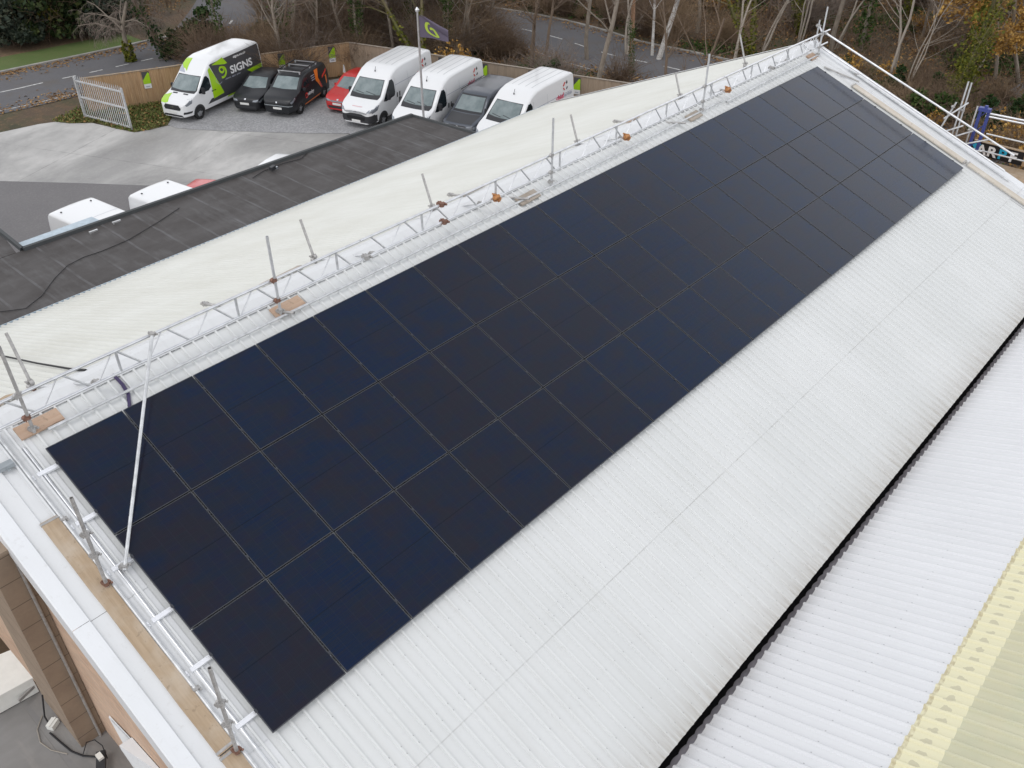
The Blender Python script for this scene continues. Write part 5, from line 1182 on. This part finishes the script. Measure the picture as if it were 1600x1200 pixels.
def leaves_mesh(name, P, size, mat, g, flat=0.):
    n = len(P); a = g.normal(size=(n, 3)); a[:, 2] *= (1 - flat); a /= np.linalg.norm(a, axis=1)[:, None] + 1e-9
    b = g.normal(size=(n, 3)); b[:, 2] *= (1 - flat); b -= a * (a * b).sum(1)[:, None]; b /= np.linalg.norm(b, axis=1)[:, None] + 1e-9
    s_ = size * g.uniform(.6, 1.4, (n, 1)); q = g.uniform(.5, .8, (n, 1)); nn = np.cross(a, b) * s_ * .25
    V = np.stack([P - a * s_, P + b * s_ * q + nn, P + a * s_, P - b * s_ * q + nn], 1).reshape(-1, 3)
    return np_mesh(name, V, np.arange(4 * n).reshape(-1, 4), mat)
def branch(r, p, d, L, rad, depth, out, md, bend, up, kids, droop=0., taper=.35, spread=.9):
    n = 7 if depth == 0 else 5 if depth == 1 else 4; pts = [p]; rads = [rad]; q = np.array(p, float); d = np.array(d, float)
    for i in range(n):
        d = d + np.array([r.gauss(0, bend), r.gauss(0, bend), r.gauss(0, bend * .6) + (up if depth < md else up * .5) - droop * depth * .5]); d /= np.linalg.norm(d)
        q = q + d * L / n; pts.append(q.copy()); rads.append(rad * (1 - (1 - taper) * (i + 1) / n))
    out[min(depth, 3)].append((pts, rads))
    if depth >= md: return
    nk = kids[depth]
    for k in range(nk):
        t = r.uniform(.35 if depth == 0 else .15, 1.0); f = t * n; i = min(int(f), n - 1); pp = pts[i] + (pts[i + 1] - pts[i]) * (f - i)
        dd = pts[i + 1] - pts[i]; dd /= np.linalg.norm(dd); sd_ = np.array([r.gauss(0, 1), r.gauss(0, 1), r.gauss(0, .35)]); sd_ -= dd * (sd_ @ dd); sd_ /= np.linalg.norm(sd_) + 1e-9
        nd = dd * (1 - .45 * spread) + sd_ * spread * r.uniform(.5, 1.); nd /= np.linalg.norm(nd)
        rr = max(.005, rad * (1 - (1 - taper) * t) * r.uniform(.26, .48)); branch(r, pp, nd, L * r.uniform(.34, .58) * (1.15 - .4 * t), rr, depth + 1, out, md, bend * 1.15, up, kids, droop, .3, spread)
PROTO = {}
def tree_proto(key, name, cat, seed, H, rad, bark, twig, kids=(9, 6, 5), stems=1, bend=.10, up=.03, droop=0., lean=0., ivy=None, leaf=None, spread=.9, md=3):
    r = random.Random(seed); g = np.random.default_rng(seed); out = {0: [], 1: [], 2: [], 3: []}
    for k in range(stems):
        a = r.uniform(0, 6.28); ln_ = lean + (.28 if stems > 1 else 0) * r.uniform(.5, 1.2)
        branch(r, np.array([.12 * k * math.cos(a), .12 * k * math.sin(a), -.1]), (ln_ * math.cos(a), ln_ * math.sin(a), 1), H * r.uniform(.85, 1.1), rad * (1 if stems == 1 else .75), 0, out, md, bend, up, kids, droop, .3, spread)
    t = thing(name, 'x', cat); link('trunk', tubes_mesh('trunk', out[0] + out[1], bark, 6), t)
    tw = out[2] + out[3]
    if tw: link('crown', tubes_mesh('crown', tw, twig, 3), t)
    if ivy:
        P = []; 
        for pts, rads in out[0] + out[1][:3 * stems]:
            pts = np.array(pts); 
            for i in range(len(pts) - 1):
                nn = int((ivy[3] if len(ivy) > 3 else 190) * max(0, 1 - pts[i][2] / (H * ivy[1]))) if pts[i][2] < H * ivy[1] else 0
                if nn:
                    tt = g.uniform(0, 1, (nn, 1)); c = pts[i] + (pts[i + 1] - pts[i]) * tt; rr = (rads[i] + ivy[2] * g.uniform(.1, 1., (nn, 1)) * (1.2 - .6 * tt)); an = g.uniform(0, 6.28, nn)
                    P.append(c + rr * np.stack([np.cos(an), np.sin(an), g.normal(0, .35, nn)], 1))
        if P: link('ivy', leaves_mesh('ivy', np.concatenate(P), .10, ivy[0], g), t)
    if leaf:
        P = []
        for pts, rads in tw:
            pts = np.array(pts)
            for _ in range(leaf[1]): i = g.integers(1, len(pts)); P.append(pts[i] + g.normal(0, .16, 3))
        link('leaves', leaves_mesh('leaves', np.array(P), leaf[2], leaf[0], g), t)
    PROTO[key] = [t, False]
def bush_proto(key, name, cat, seed, H, Rr, leaf, twig, nleaf, size=.10, clumps=14, ntw=60):
    r = random.Random(seed); g = np.random.default_rng(seed); t = thing(name, 'x', cat); tw = []
    for k in range(ntw):
        a = r.uniform(0, 6.28); e = r.uniform(.15, 1.0); p = np.array([r.gauss(0, .12 * Rr), r.gauss(0, .12 * Rr), 0]); pts = [p]; d = np.array([math.cos(a) * e, math.sin(a) * e, 1.1]); L = H * r.uniform(.6, 1.1)
        for i in range(5): d = d / np.linalg.norm(d) + np.array([r.gauss(0, .16), r.gauss(0, .16), -.10]); p = p + d / np.linalg.norm(d) * L / 5; pts.append(p)
        tw.append((pts, [.022, .018, .013, .010, .007, .004]))
        for _ in range(3):
            i = r.randint(2, 4); q = pts[i]; dd = np.array([r.gauss(0, 1), r.gauss(0, 1), r.gauss(.4, .6)]); dd /= np.linalg.norm(dd); tw.append(([q, q + dd * L * .12, q + dd * L * .22 + np.array([0, 0, -.03])], [.009, .006, .004]))
    link('stems', tubes_mesh('stems', tw, twig, 3), t)
    if nleaf:
        C = []
        for k in range(clumps): a = r.uniform(0, 6.28); rr = Rr * math.sqrt(r.random()) * .8; C.append((rr * math.cos(a), rr * math.sin(a), H * r.uniform(.25, .9) * (1.05 - .5 * (rr / Rr) ** 2)))
        C = np.array(C); ci = g.integers(0, clumps, nleaf); u = g.normal(size=(nleaf, 3)); u /= np.linalg.norm(u, axis=1)[:, None]
        cr = Rr * g.uniform(.22, .5, clumps)[ci][:, None]; P = C[ci] + u * cr * g.uniform(.55, 1.08, (nleaf, 1)) * np.array([1, 1, .8]); P = P[P[:, 2] > .03]
        link('foliage', leaves_mesh('foliage', P, size, leaf, g), t)
    PROTO[key] = [t, False]
tree_proto('grey', 'bare_tree', 'tree', 11, 10, .17, 'bark_grey', 'twig_grey', (13, 9, 6))
tree_proto('grey2', 'bare_tree', 'tree', 23, 11, .15, 'bark_grey', 'twig_tan', (13, 9, 6), bend=.14)
tree_proto('brown', 'bare_tree', 'tree', 31, 9, .13, 'bark_brown', 'twig_brown', (13, 9, 6), bend=.14)
tree_proto('pale', 'forked_tree', 'tree', 41, 9, .12, 'bark_pale', 'twig_tan', (6, 5, 4), stems=2, bend=.09, up=.05)
tree_proto('pale3', 'forked_tree', 'tree', 47, 8, .10, 'bark_pale', 'twig_grey', (6, 5, 4), stems=3, bend=.10, up=.04)
tree_proto('birch', 'birch_tree', 'tree', 53, 11, .17, 'bark_birch', 'twig_brown', (8, 5, 5), bend=.05, spread=.8)
tree_proto('pine', 'pine_tree', 'tree', 59, 11, .17, 'bark_pine', 'twig_brown', (4, 4, 3), bend=.03, spread=.7)
tree_proto('moss', 'mossy_tree', 'tree', 61, 10, .18, 'bark_moss', 'twig_tan', (7, 5, 5), stems=2, bend=.12, ivy=('leaf_olive', .35, .16))
tree_proto('ivy', 'ivy_clad_tree', 'tree', 67, 11, .18, 'bark_brown', 'twig_brown', (8, 6, 4), bend=.08, ivy=('leaf_ivy', .9, .34))
tree_proto('ivyg', 'ivy_clad_tree', 'tree', 71, 10, .15, 'bark_grey', 'twig_grey', (8, 5, 4), bend=.09, ivy=('leaf_green', .7, .45))
tree_proto('gold', 'ivy_clad_tree', 'tree', 73, 9.5, .16, 'bark_moss', 'twig_tan', (8, 6, 5), bend=.08, ivy=('leaf_olive', .98, .85, 420), lean=.1)
tree_proto('orange', 'autumn_tree', 'tree', 79, 8, .12, 'bark_grey', 'twig_tan', (10, 7, 5), bend=.12, leaf=('leaf_orange', 10, .12))
tree_proto('weep', 'weeping_tree', 'tree', 83, 4.6, .16, 'bark_grey', 'twig_grey', (26, 14, 8), bend=.15, up=.02, droop=.36, ivy=('leaf_olive', .2, .12))
bush_proto('holly', 'evergreen_shrub', 'shrub', 91, 2.6, 1.2, 'leaf_ivy', 'twig_brown', 1500, .13)
bush_proto('laurel', 'evergreen_shrub', 'shrub', 97, 1.8, 1.0, 'leaf_green', 'twig_brown', 1200, .12)
bush_proto('darkbig', 'dark_evergreen', 'shrub', 101, 5.5, 2.6, 'leaf_dark', 'twig_brown', 5200, .17, 26)
bush_proto('bluebig', 'dark_evergreen', 'shrub', 103, 4.0, 2.4, 'leaf_blue', 'twig_brown', 4200, .16, 22)
bush_proto('olivebig', 'evergreen_shrub', 'shrub', 107, 4.2, 2.2, 'leaf_olive', 'twig_brown', 2600, .15, 20)
bush_proto('twiggy', 'bare_shrub', 'shrub', 109, 2.8, 1.3, None, 'twig_brown', 0, .1, 8, 130)
bush_proto('twiggyg', 'bare_shrub', 'shrub', 113, 2.6, 1.3, None, 'twig_grey', 0, .1, 8, 120)
bush_proto('twiggyt', 'bare_shrub', 'shrub', 127, 2.4, 1.4, None, 'twig_tan', 0, .1, 8, 120)
bush_proto('brush', 'bare_shrub', 'shrub', 137, 4.6, 1.9, None, 'twig_brown', 0, .1, 8, 260)
bush_proto('brushg', 'bare_shrub', 'shrub', 139, 4.2, 1.9, None, 'twig_grey', 0, .1, 8, 240)
bush_proto('brusht', 'bare_shrub', 'shrub', 149, 3.8, 1.8, None, 'twig_tan', 0, .1, 8, 240)
bush_proto('orangeb', 'autumn_shrub', 'shrub', 131, 2.2, 1.3, 'leaf_orange', 'twig_tan', 500, .09, 14, 90)
def plant(key, loc, rz, sc, label, group=None, lean=None):
    root, used = PROTO[key]; M = Matrix.Translation(Vector(loc)) @ (Matrix.Rotation(lean[0], 4, lean[1]) if lean else Matrix()) @ Matrix.Rotation(rz, 4, 'Z') @ Matrix.Scale(sc, 4)
    if not used: PROTO[key][1] = True; root.matrix_basis = M; root['label'] = label
    else: root = dup(root, M, label)
    if group: root['group'] = group
    elif 'group' in root: del root['group']
    return root
def leanv(du): # lean sideways in the picture (radians), about the viewing axis on the ground
    f = Vector(RW[2]); f.z = 0; f.normalize(); return (du, f)
FEAT = [('weep', (205, 95), .3, 1.15, 'grey weeping bare tree standing by the road kerb behind the gate', 0), ('ivy', (262, 92), 1.2, .95, 'bare tree with an ivy-clad trunk leaning left, behind the lime-striped van', -.22),
 ('holly', (316, 84), .5, 1.15, 'dark green holly bush just above the roof of the lime-striped van', 0), ('holly', (276, 92), 2.5, .7, 'small dark evergreen between the leaning ivy tree and the holly bush', 0), ('laurel', (410, 74), .2, .95, 'rounded bright green shrub behind the tan fence beside the lime-striped van', 0),
 ('moss', (478, 72), 2.2, .9, 'mossy tree leaning left behind the tan fence', -.45), ('ivy', (566, 66), 2.9, 1.15, 'straight tree with a thick dark ivy trunk behind the fence corner', -.03), ('ivyg', (532, 66), .4, .55, 'low green ivy stump left of the thick dark ivy trunk', 0),
 ('moss', (604, 72), .9, 1.0, 'mossy forked tree just right of the thick dark ivy trunk', .05), ('ivyg', (722, 80), 1.7, .9, 'tree with bright moss and ivy just right of the flag', .1), ('pale', (718, 88), .3, .8, 'slanting pale trunk crossing the mossy tree right of the flag', .2),
 ('brown', (850, 98), 2.0, .85, 'thin dark forked tree above the third white van', .12), ('grey', (917, 92), .9, .85, 'slim grey tree behind the right end of the grey fence', -.1), ('pale', (978, 84), 1.9, .9, 'thin pale tree left of the reddish pine trunk', -.12),
 ('pine', (984, 82), .0, 1.0, 'reddish brown straight pine trunk behind the far slope', 0), ('ivyg', (986, 116), 1.0, .42, 'narrow bright green ivy column under the reddish pine trunk', 0), ('birch', (1029, 92), 1.1, 1.0, 'white-barked birch leaning right beside the far road', .10), ('birch', (1019, 86), 3.0, .65, 'slim second birch stem left of the leaning white birch', .03),
 ('pale', (1146, 98), 2.6, .9, 'pale forked tree growing behind the far slope edge, left of the mossy one', 0), ('moss', (1172, 92), 4.0, .85, 'yellow mossy tree behind the short prop near the far gable', 0), ('pale', (1188, 88), .4, .85, 'pale slanting tree just right of the yellow mossy tree', .25),
 ('pale3', (1245, 78), 1.0, .9, 'pale many-stemmed tree behind the end of the lattice beam', .12), ('grey', (1298, 84), .2, .95, 'grey-brown trunk directly behind the far corner pole', 0), ('pale', (1305, 76), 2.2, .8, 'slanting pale stem right of the far corner pole', .2),
 ('ivyg', (1345, 80), 2.6, 1.0, 'tree with an olive green ivy trunk above the guard rails', .12), ('pale', (1388, 140), 5.2, 1.0, 'tall pale forked tree standing over the guard rails', .10), ('pale3', (1415, 142), 3.9, .65, 'thin pale sapling right of the tall pale forked tree', .08),
 ('gold', (1492, 160), .6, 1.0, 'yellow-green ivy-covered tree behind the scaffold tower', .22), ('orange', (1520, 110), .3, 1.0, 'orange-leaved tree at the top right behind the yellow-green ivy tree', 0), ('grey2', (1556, 122), .8, .75, 'crooked grey trunk right of the orange-leaved tree', -.05), ('grey2', (1592, 128), 2.4, .8, 'crooked pale trunk at the right picture edge', -.3),
 ('gold', (1595, 180), 2.2, .5, 'low yellow-green ivy mound at the right edge beyond the blue frame', 0), ('orange', (1440, 60), 2.0, .8, 'smaller orange-leaved tree at the top, left of the larger one', 0), ('orange', (1512, 135), 4.1, .62, 'low orange-leaved sapling in front of the larger orange tree', .1), ('orange', (1585, 85), 1.2, .9, 'orange-leaved tree at the right edge behind the crooked grey trunks', 0), ('gold', (1475, 175), 3.2, .55, 'low yellow-green mound at the foot of the ivy-covered tree', 0),
 ('darkbig', (70, 62), .3, 1.0, 'dark evergreen mass beside the leaf-strewn path, second from the left', 0), ('bluebig', (30, 70), 1.3, .9, 'blue-green dark shrub at the left edge of the leaf path', 0), ('darkbig', (135, 48), 2.0, 1.05, 'dark evergreen mass left of the weeping tree', 0), ('olivebig', (105, 55), .5, .9, 'olive green shrub between two dark evergreens by the leaf path', 0), ('bluebig', (165, 52), 2.8, .75, 'blue-green shrub right beside the weeping tree', 0), ('darkbig', (15, 40), 4.0, 1.1, 'dark evergreen mass at the far left top', 0), ('ivy', (35, 40), .7, 1.2, 'dark ivy trunk in the wood at the far left', 0), ('pale', (42, 38), 2.5, .9, 'thin mossy trunk just right of the dark ivy trunk at far left', 0)]
for key, uv, rz, sc, lab, du in FEAT:
    p = at(*uv); plant(key, p - Vector((0, 0, .05)), rz, sc, lab, None, leanv(du) if du else None)
# woodland behind: uniform random ground positions that are not road, path or yard
RCA = np.array(RC); ARA = np.array(arm)
def blocked(x, y, m=0.):
    if np.min(np.hypot(RCA[:, 0] - x, RCA[:, 1] - y)) < 4.0 + m: return True
    if np.min(np.hypot(ARA[:, 0] - x, ARA[:, 1] - y)) < 4.2 + m and x < 40: return True
    d = np.hypot(RCA[:40, 0] - x, RCA[:40, 1] - y)
    if d.min() < 9.0 + m * .5 and y > RCA[:40, 1][d.argmin()]: return True
    # yard side of the fences
    def side(a, b): return (b.x - a.x) * (y - a.y) - (b.y - a.y) * (x - a.x)
    if side(fA0, fA1) < .5 * 12 and side(fA1, fB1) < .5 * 15 and y > fB1.y - 1: return True
    if x < 26.5 + m and y < fB1.y + 2: return True
    if y <= fB1.y + 2 and x < 33 and y > 4 and x < 26 + m: return True
    return x < 30 and y < -3.4 + m and y > -12
def inview(x, y, z=GZ, mu=90, mt=260):
    c = RW @ (np.array((x, y, z)) - CAM); 
    if c[2] < 1: return False
    u, v = c[0] / c[2] * FPX + 800, c[1] / c[2] * FPX + 600; return -mu < u < 1600 + mu and -mt < v < 420
rr = random.Random(99); NT_ = 0
KINDS = [('grey', 'grey bare tree'), ('grey2', 'tan-twigged bare tree'), ('brown', 'dark brown bare tree'), ('pale3', 'pale many-stemmed bare tree'), ('ivyg', 'ivy-clad bare tree'), ('moss', 'mossy forked tree'), ('darkbig', 'dark evergreen mass'), ('bluebig', 'blue-green evergreen shrub'), ('olivebig', 'olive green shrub')]
spots = [at(*u) for _, u, *_ in FEAT]
tries = 0
while NT_ < 105 and tries < 9000:
    tries += 1; x, y = rr.uniform(26, 82), rr.uniform(-16, 66)
    if blocked(x, y, 1.2) or not inview(x, y) or any((x - s_.x) ** 2 + (y - s_.y) ** 2 < 3.2 ** 2 for s_ in spots): continue
    cc = RW @ (np.array((x, y, GZ)) - CAM)
    if cc[0] / cc[2] * FPX + 800 > 1120 and math.hypot(x, y) < 54: continue
    k, w_ = rr.choice(KINDS if NT_ % 2 else KINDS[:3] + KINDS[6:8]); big = k in ('darkbig', 'bluebig', 'olivebig')
    if big and x < 58 and not (y > 44): continue
    spots.append(Vector((x, y, GZ))); NT_ += 1
    plant(k, (x, y, GZ - .08), rr.uniform(0, 6.28), rr.uniform(.7, 1.05) if not big else rr.uniform(.55, .95), '%s of the wood beyond the road and fence' % w_, '%ss in the background wood' % w_)
SH = [('brush', 'tall brown twiggy bare shrub'), ('brushg', 'tall grey twiggy bare shrub'), ('brusht', 'tall tan twiggy bare shrub'), ('twiggy', 'low brown twiggy bare shrub'), ('twiggyg', 'low grey twiggy bare shrub'), ('twiggyt', 'low tan twiggy bare shrub'), ('orangeb', 'sparse orange-leaved shrub'), ('laurel', 'bright green undergrowth shrub'), ('holly', 'dark green undergrowth shrub')]
SAP = [('brown', 'small dark brown bare tree'), ('grey2', 'small tan-twigged bare tree'), ('grey', 'small grey bare tree')]
def cnt(n, box, seed, kinds, near, sc, m_, where, keep=None):
    q_ = random.Random(seed); k = 0; tr = 0
    while k < n and tr < 12000:
        tr += 1; x, y = q_.uniform(box[0], box[1]), q_.uniform(box[2], box[3])
        if blocked(x, y, m_) or not inview(x, y): continue
        dr = np.min(np.hypot(RCA[:, 0] - x, RCA[:, 1] - y)); inner = dr < near
        if near and not inner: continue
        if keep and not keep(x, y): continue
        kk, w_ = q_.choice(kinds); k += 1
        plant(kk, (x, y, GZ - .05), q_.uniform(0, 6.28), q_.uniform(*sc), '%s %s' % (w_, where), '%ss %s' % (w_, where))
fin = lambda x, y: (fA1.x - fA0.x) * (y - fA0.y) - (fA1.y - fA0.y) * (x - fA0.x) > 0 and RCA[np.hypot(RCA[:, 0] - x, RCA[:, 1] - y).argmin()][0] + RCA[np.hypot(RCA[:, 0] - x, RCA[:, 1] - y).argmin()][1] > x + y
cnt(112, (24, 46, 8, 42), 301, SH[:6] + SH[:3] + SH[7:9], 13, (.5, .95), .3, 'between the fence and the road', fin)
cnt(44, (25, 46, 8, 42), 302, SAP + [('ivyg', 'small ivy-clad bare tree'), ('pale', 'small pale forked tree')], 13, (.5, .8), .3, 'between the fence and the road', fin)
def uof(x, y):
    c = RW @ (np.array((x, y, GZ)) - CAM); return c[0] / c[2] * FPX + 800
clear = lambda x, y: not (uof(x, y) > 1150 and math.hypot(x, y) < 56)
cnt(140, (30, 76, -14, 60), 303, SH[:6] + SH[5:9] + SH[6:7], 0, (.55, 1.0), .5, 'on the far side of the road', clear)
cnt(26, (30, 76, -14, 60), 306, [('ivyg', 'ivy-clad bare tree'), ('ivy', 'dark ivy-clad tree'), ('moss', 'mossy forked tree')], 0, (.6, 1.0), 1., 'standing in the wood', clear)
cnt(110, (26, 50, -12, 10), 304, [SH[3], SH[5], SH[6], SH[6], SH[7], SH[5], SH[8]], 0, (.45, .9), .3, 'in the undergrowth beyond the far gable')
# roadside screen: saplings and brush along the inner kerb of the bend behind the grey fence
q_ = random.Random(77)
for i in range(50, 84):
    d_ = RCA[min(i + 1, len(RCA) - 1)] - RCA[i - 1]; d_ = d_ / np.linalg.norm(d_); nn = np.array([-d_[1], d_[0]])
    for off in (-4.6, -6.0, 4.9):
        x, y = RCA[i] + nn * (off + q_.uniform(-.5, .5)) + d_ * q_.uniform(-.5, .5)
        if not inview(x, y) or q_.random() < (.3 if off < 0 else .55) or uof(x, y) > 1290: continue
        if (fB1.x - fA1.x) * (y - fA1.y) - (fB1.y - fA1.y) * (x - fA1.x) < 9 and y > fB1.y: continue
        if x < 27 or (y < fB1.y and x < 34): continue
        kk, w_ = q_.choice([SH[0], SH[2], SH[0], SH[3], SH[5], SAP[0], SAP[1], ('ivyg', 'small ivy-clad bare tree')])
        plant(kk, (x, y, GZ - .05), q_.uniform(0, 6.28), q_.uniform(.45, .85), '%s along the bend of the road behind the grey fence' % w_, '%ss along the bend of the road' % w_)
# ground cover: fallen leaves, brambles, ivy patches (nobody could count them)
g = np.random.default_rng(5)
def scatter(n, box, m=0.1, clump=None):
    out = []
    k = 0
    while len(out) < n and k < n * 30:
        k += 1; x, y = g.uniform(box[0], box[1]), g.uniform(box[2], box[3])
        if clump is not None and math.sin(x * .55 + 1.3 * math.sin(y * .43)) + math.sin(y * .61 + x * .21) < clump: continue
        if not inview(x, y) or blocked(x, y, m): continue
        out.append((x, y))
    return np.array(out)
c = scatter(1500, (22, 74, -14, 60)); P = []
rep = c[g.integers(0, len(c), 42000)] + g.normal(0, .8, (42000, 2)); P = np.c_[rep, GZ + np.abs(g.normal(.0, .08, len(rep)))]
tag(link('leaf_litter', leaves_mesh('leaf_litter', P, .085, 'leaf_litter', g, .6)), 'fallen brown and orange leaves covering the woodland floor', 'leaf litter', kind='stuff')
c = scatter(420, (22, 70, -14, 58), .2, .5); rep = c[g.integers(0, len(c), 26000)] + g.normal(0, .55, (26000, 2)); P = np.c_[rep, GZ + np.abs(g.normal(.12, .14, len(rep)))]
P = []
for i in range(0, len(RCA) - 1):
    d_ = RCA[i + 1] - RCA[i]; d_ = d_ / (np.linalg.norm(d_) + 1e-9); nn = np.array([-d_[1], d_[0]])
    for _ in range(60):
        o_ = g.choice([-1, 1]) * (3.6 - abs(g.normal(0, .7))); xy = RCA[i] + d_ * g.uniform(0, 1.4) + nn * o_
        if inview(*xy): P.append((xy[0], xy[1], GZ + .015))
tag(link('roadside_leaves', leaves_mesh('roadside_leaves', np.array(P), .07, 'leaf_litter', g, .85)), 'brown fallen leaves gathered along the edges of the road', 'leaf litter', kind='stuff')
c = scatter(420, (22, 70, -14, 58), .2, .5); rep = c[g.integers(0, len(c), 26000)] + g.normal(0, .55, (26000, 2)); P = np.c_[rep, GZ + np.abs(g.normal(.12, .14, len(rep)))]
tag(link('ivy_ground_cover', leaves_mesh('ivy_ground_cover', P, .10, 'leaf_green', g, .3)), 'low green ivy spreading in patches over the woodland floor', 'ground cover', kind='stuff')
c = scatter(4200, (22, 72, -14, 60), .1); polys = []
for x, y in c:
    for _ in range(2):
        a = g.uniform(0, 6.28); L = g.uniform(.7, 2.2); h = g.uniform(.3, 1.5); b0 = np.array([x + g.normal(0, .3), y + g.normal(0, .3), GZ - .02]); dr = np.array([math.cos(a), math.sin(a), 0])
        polys.append(([b0 + dr * L * t + np.array([0, 0, h * 4 * t * (1 - t) * (1 - .25 * t)]) + g.normal(0, .05, 3) for t in (0, .22, .45, .7, 1.)], [.016, .014, .011, .008, .004]))
tag(link('bramble_thicket', tubes_mesh('bramble_thicket', polys, 'twig_brown', 3)), 'tangled brown bramble stems covering the woodland floor', 'brambles', kind='stuff')
# rough tufts on the bank by the gate
def inpoly(x, y, poly):
    c_ = False; j = len(poly) - 1
    for i in range(len(poly)):
        if (poly[i][1] > y) != (poly[j][1] > y) and x < (poly[j][0] - poly[i][0]) * (y - poly[i][1]) / (poly[j][1] - poly[i][1]) + poly[i][0]: c_ = not c_
        j = i
    return c_
bx0, bx1 = min(p[0] for p in bank), max(p[0] for p in bank); by0, by1 = min(p[1] for p in bank), max(p[1] for p in bank)
P = []
while len(P) < 6500:
    x, y = g.uniform(bx0, bx1), g.uniform(by0, by1)
    if inpoly(x, y, bank): P.append((x, y, GZ + .02 + abs(g.normal(0, .07))))
P = np.array(P); mk = g.random(len(P)) < .88
tag(link('rough_grass_tufts', leaves_mesh('rough_grass_tufts', P[mk], .06, 'leaf_grass', g)), 'rough olive grass and weeds on the bank beside the gate', 'rough grass', kind='stuff')
tag(link('dead_leaves', leaves_mesh('dead_leaves', P[~mk], .07, 'leaf_litter', g, .4)), 'brown dead leaves blown onto the bank beside the gate', 'leaf litter', kind='stuff')
q = MB()
for root, used in PROTO.values():
    if not used:
        for ch in list(root.children): bpy.data.objects.remove(ch)
        bpy.data.objects.remove(root)
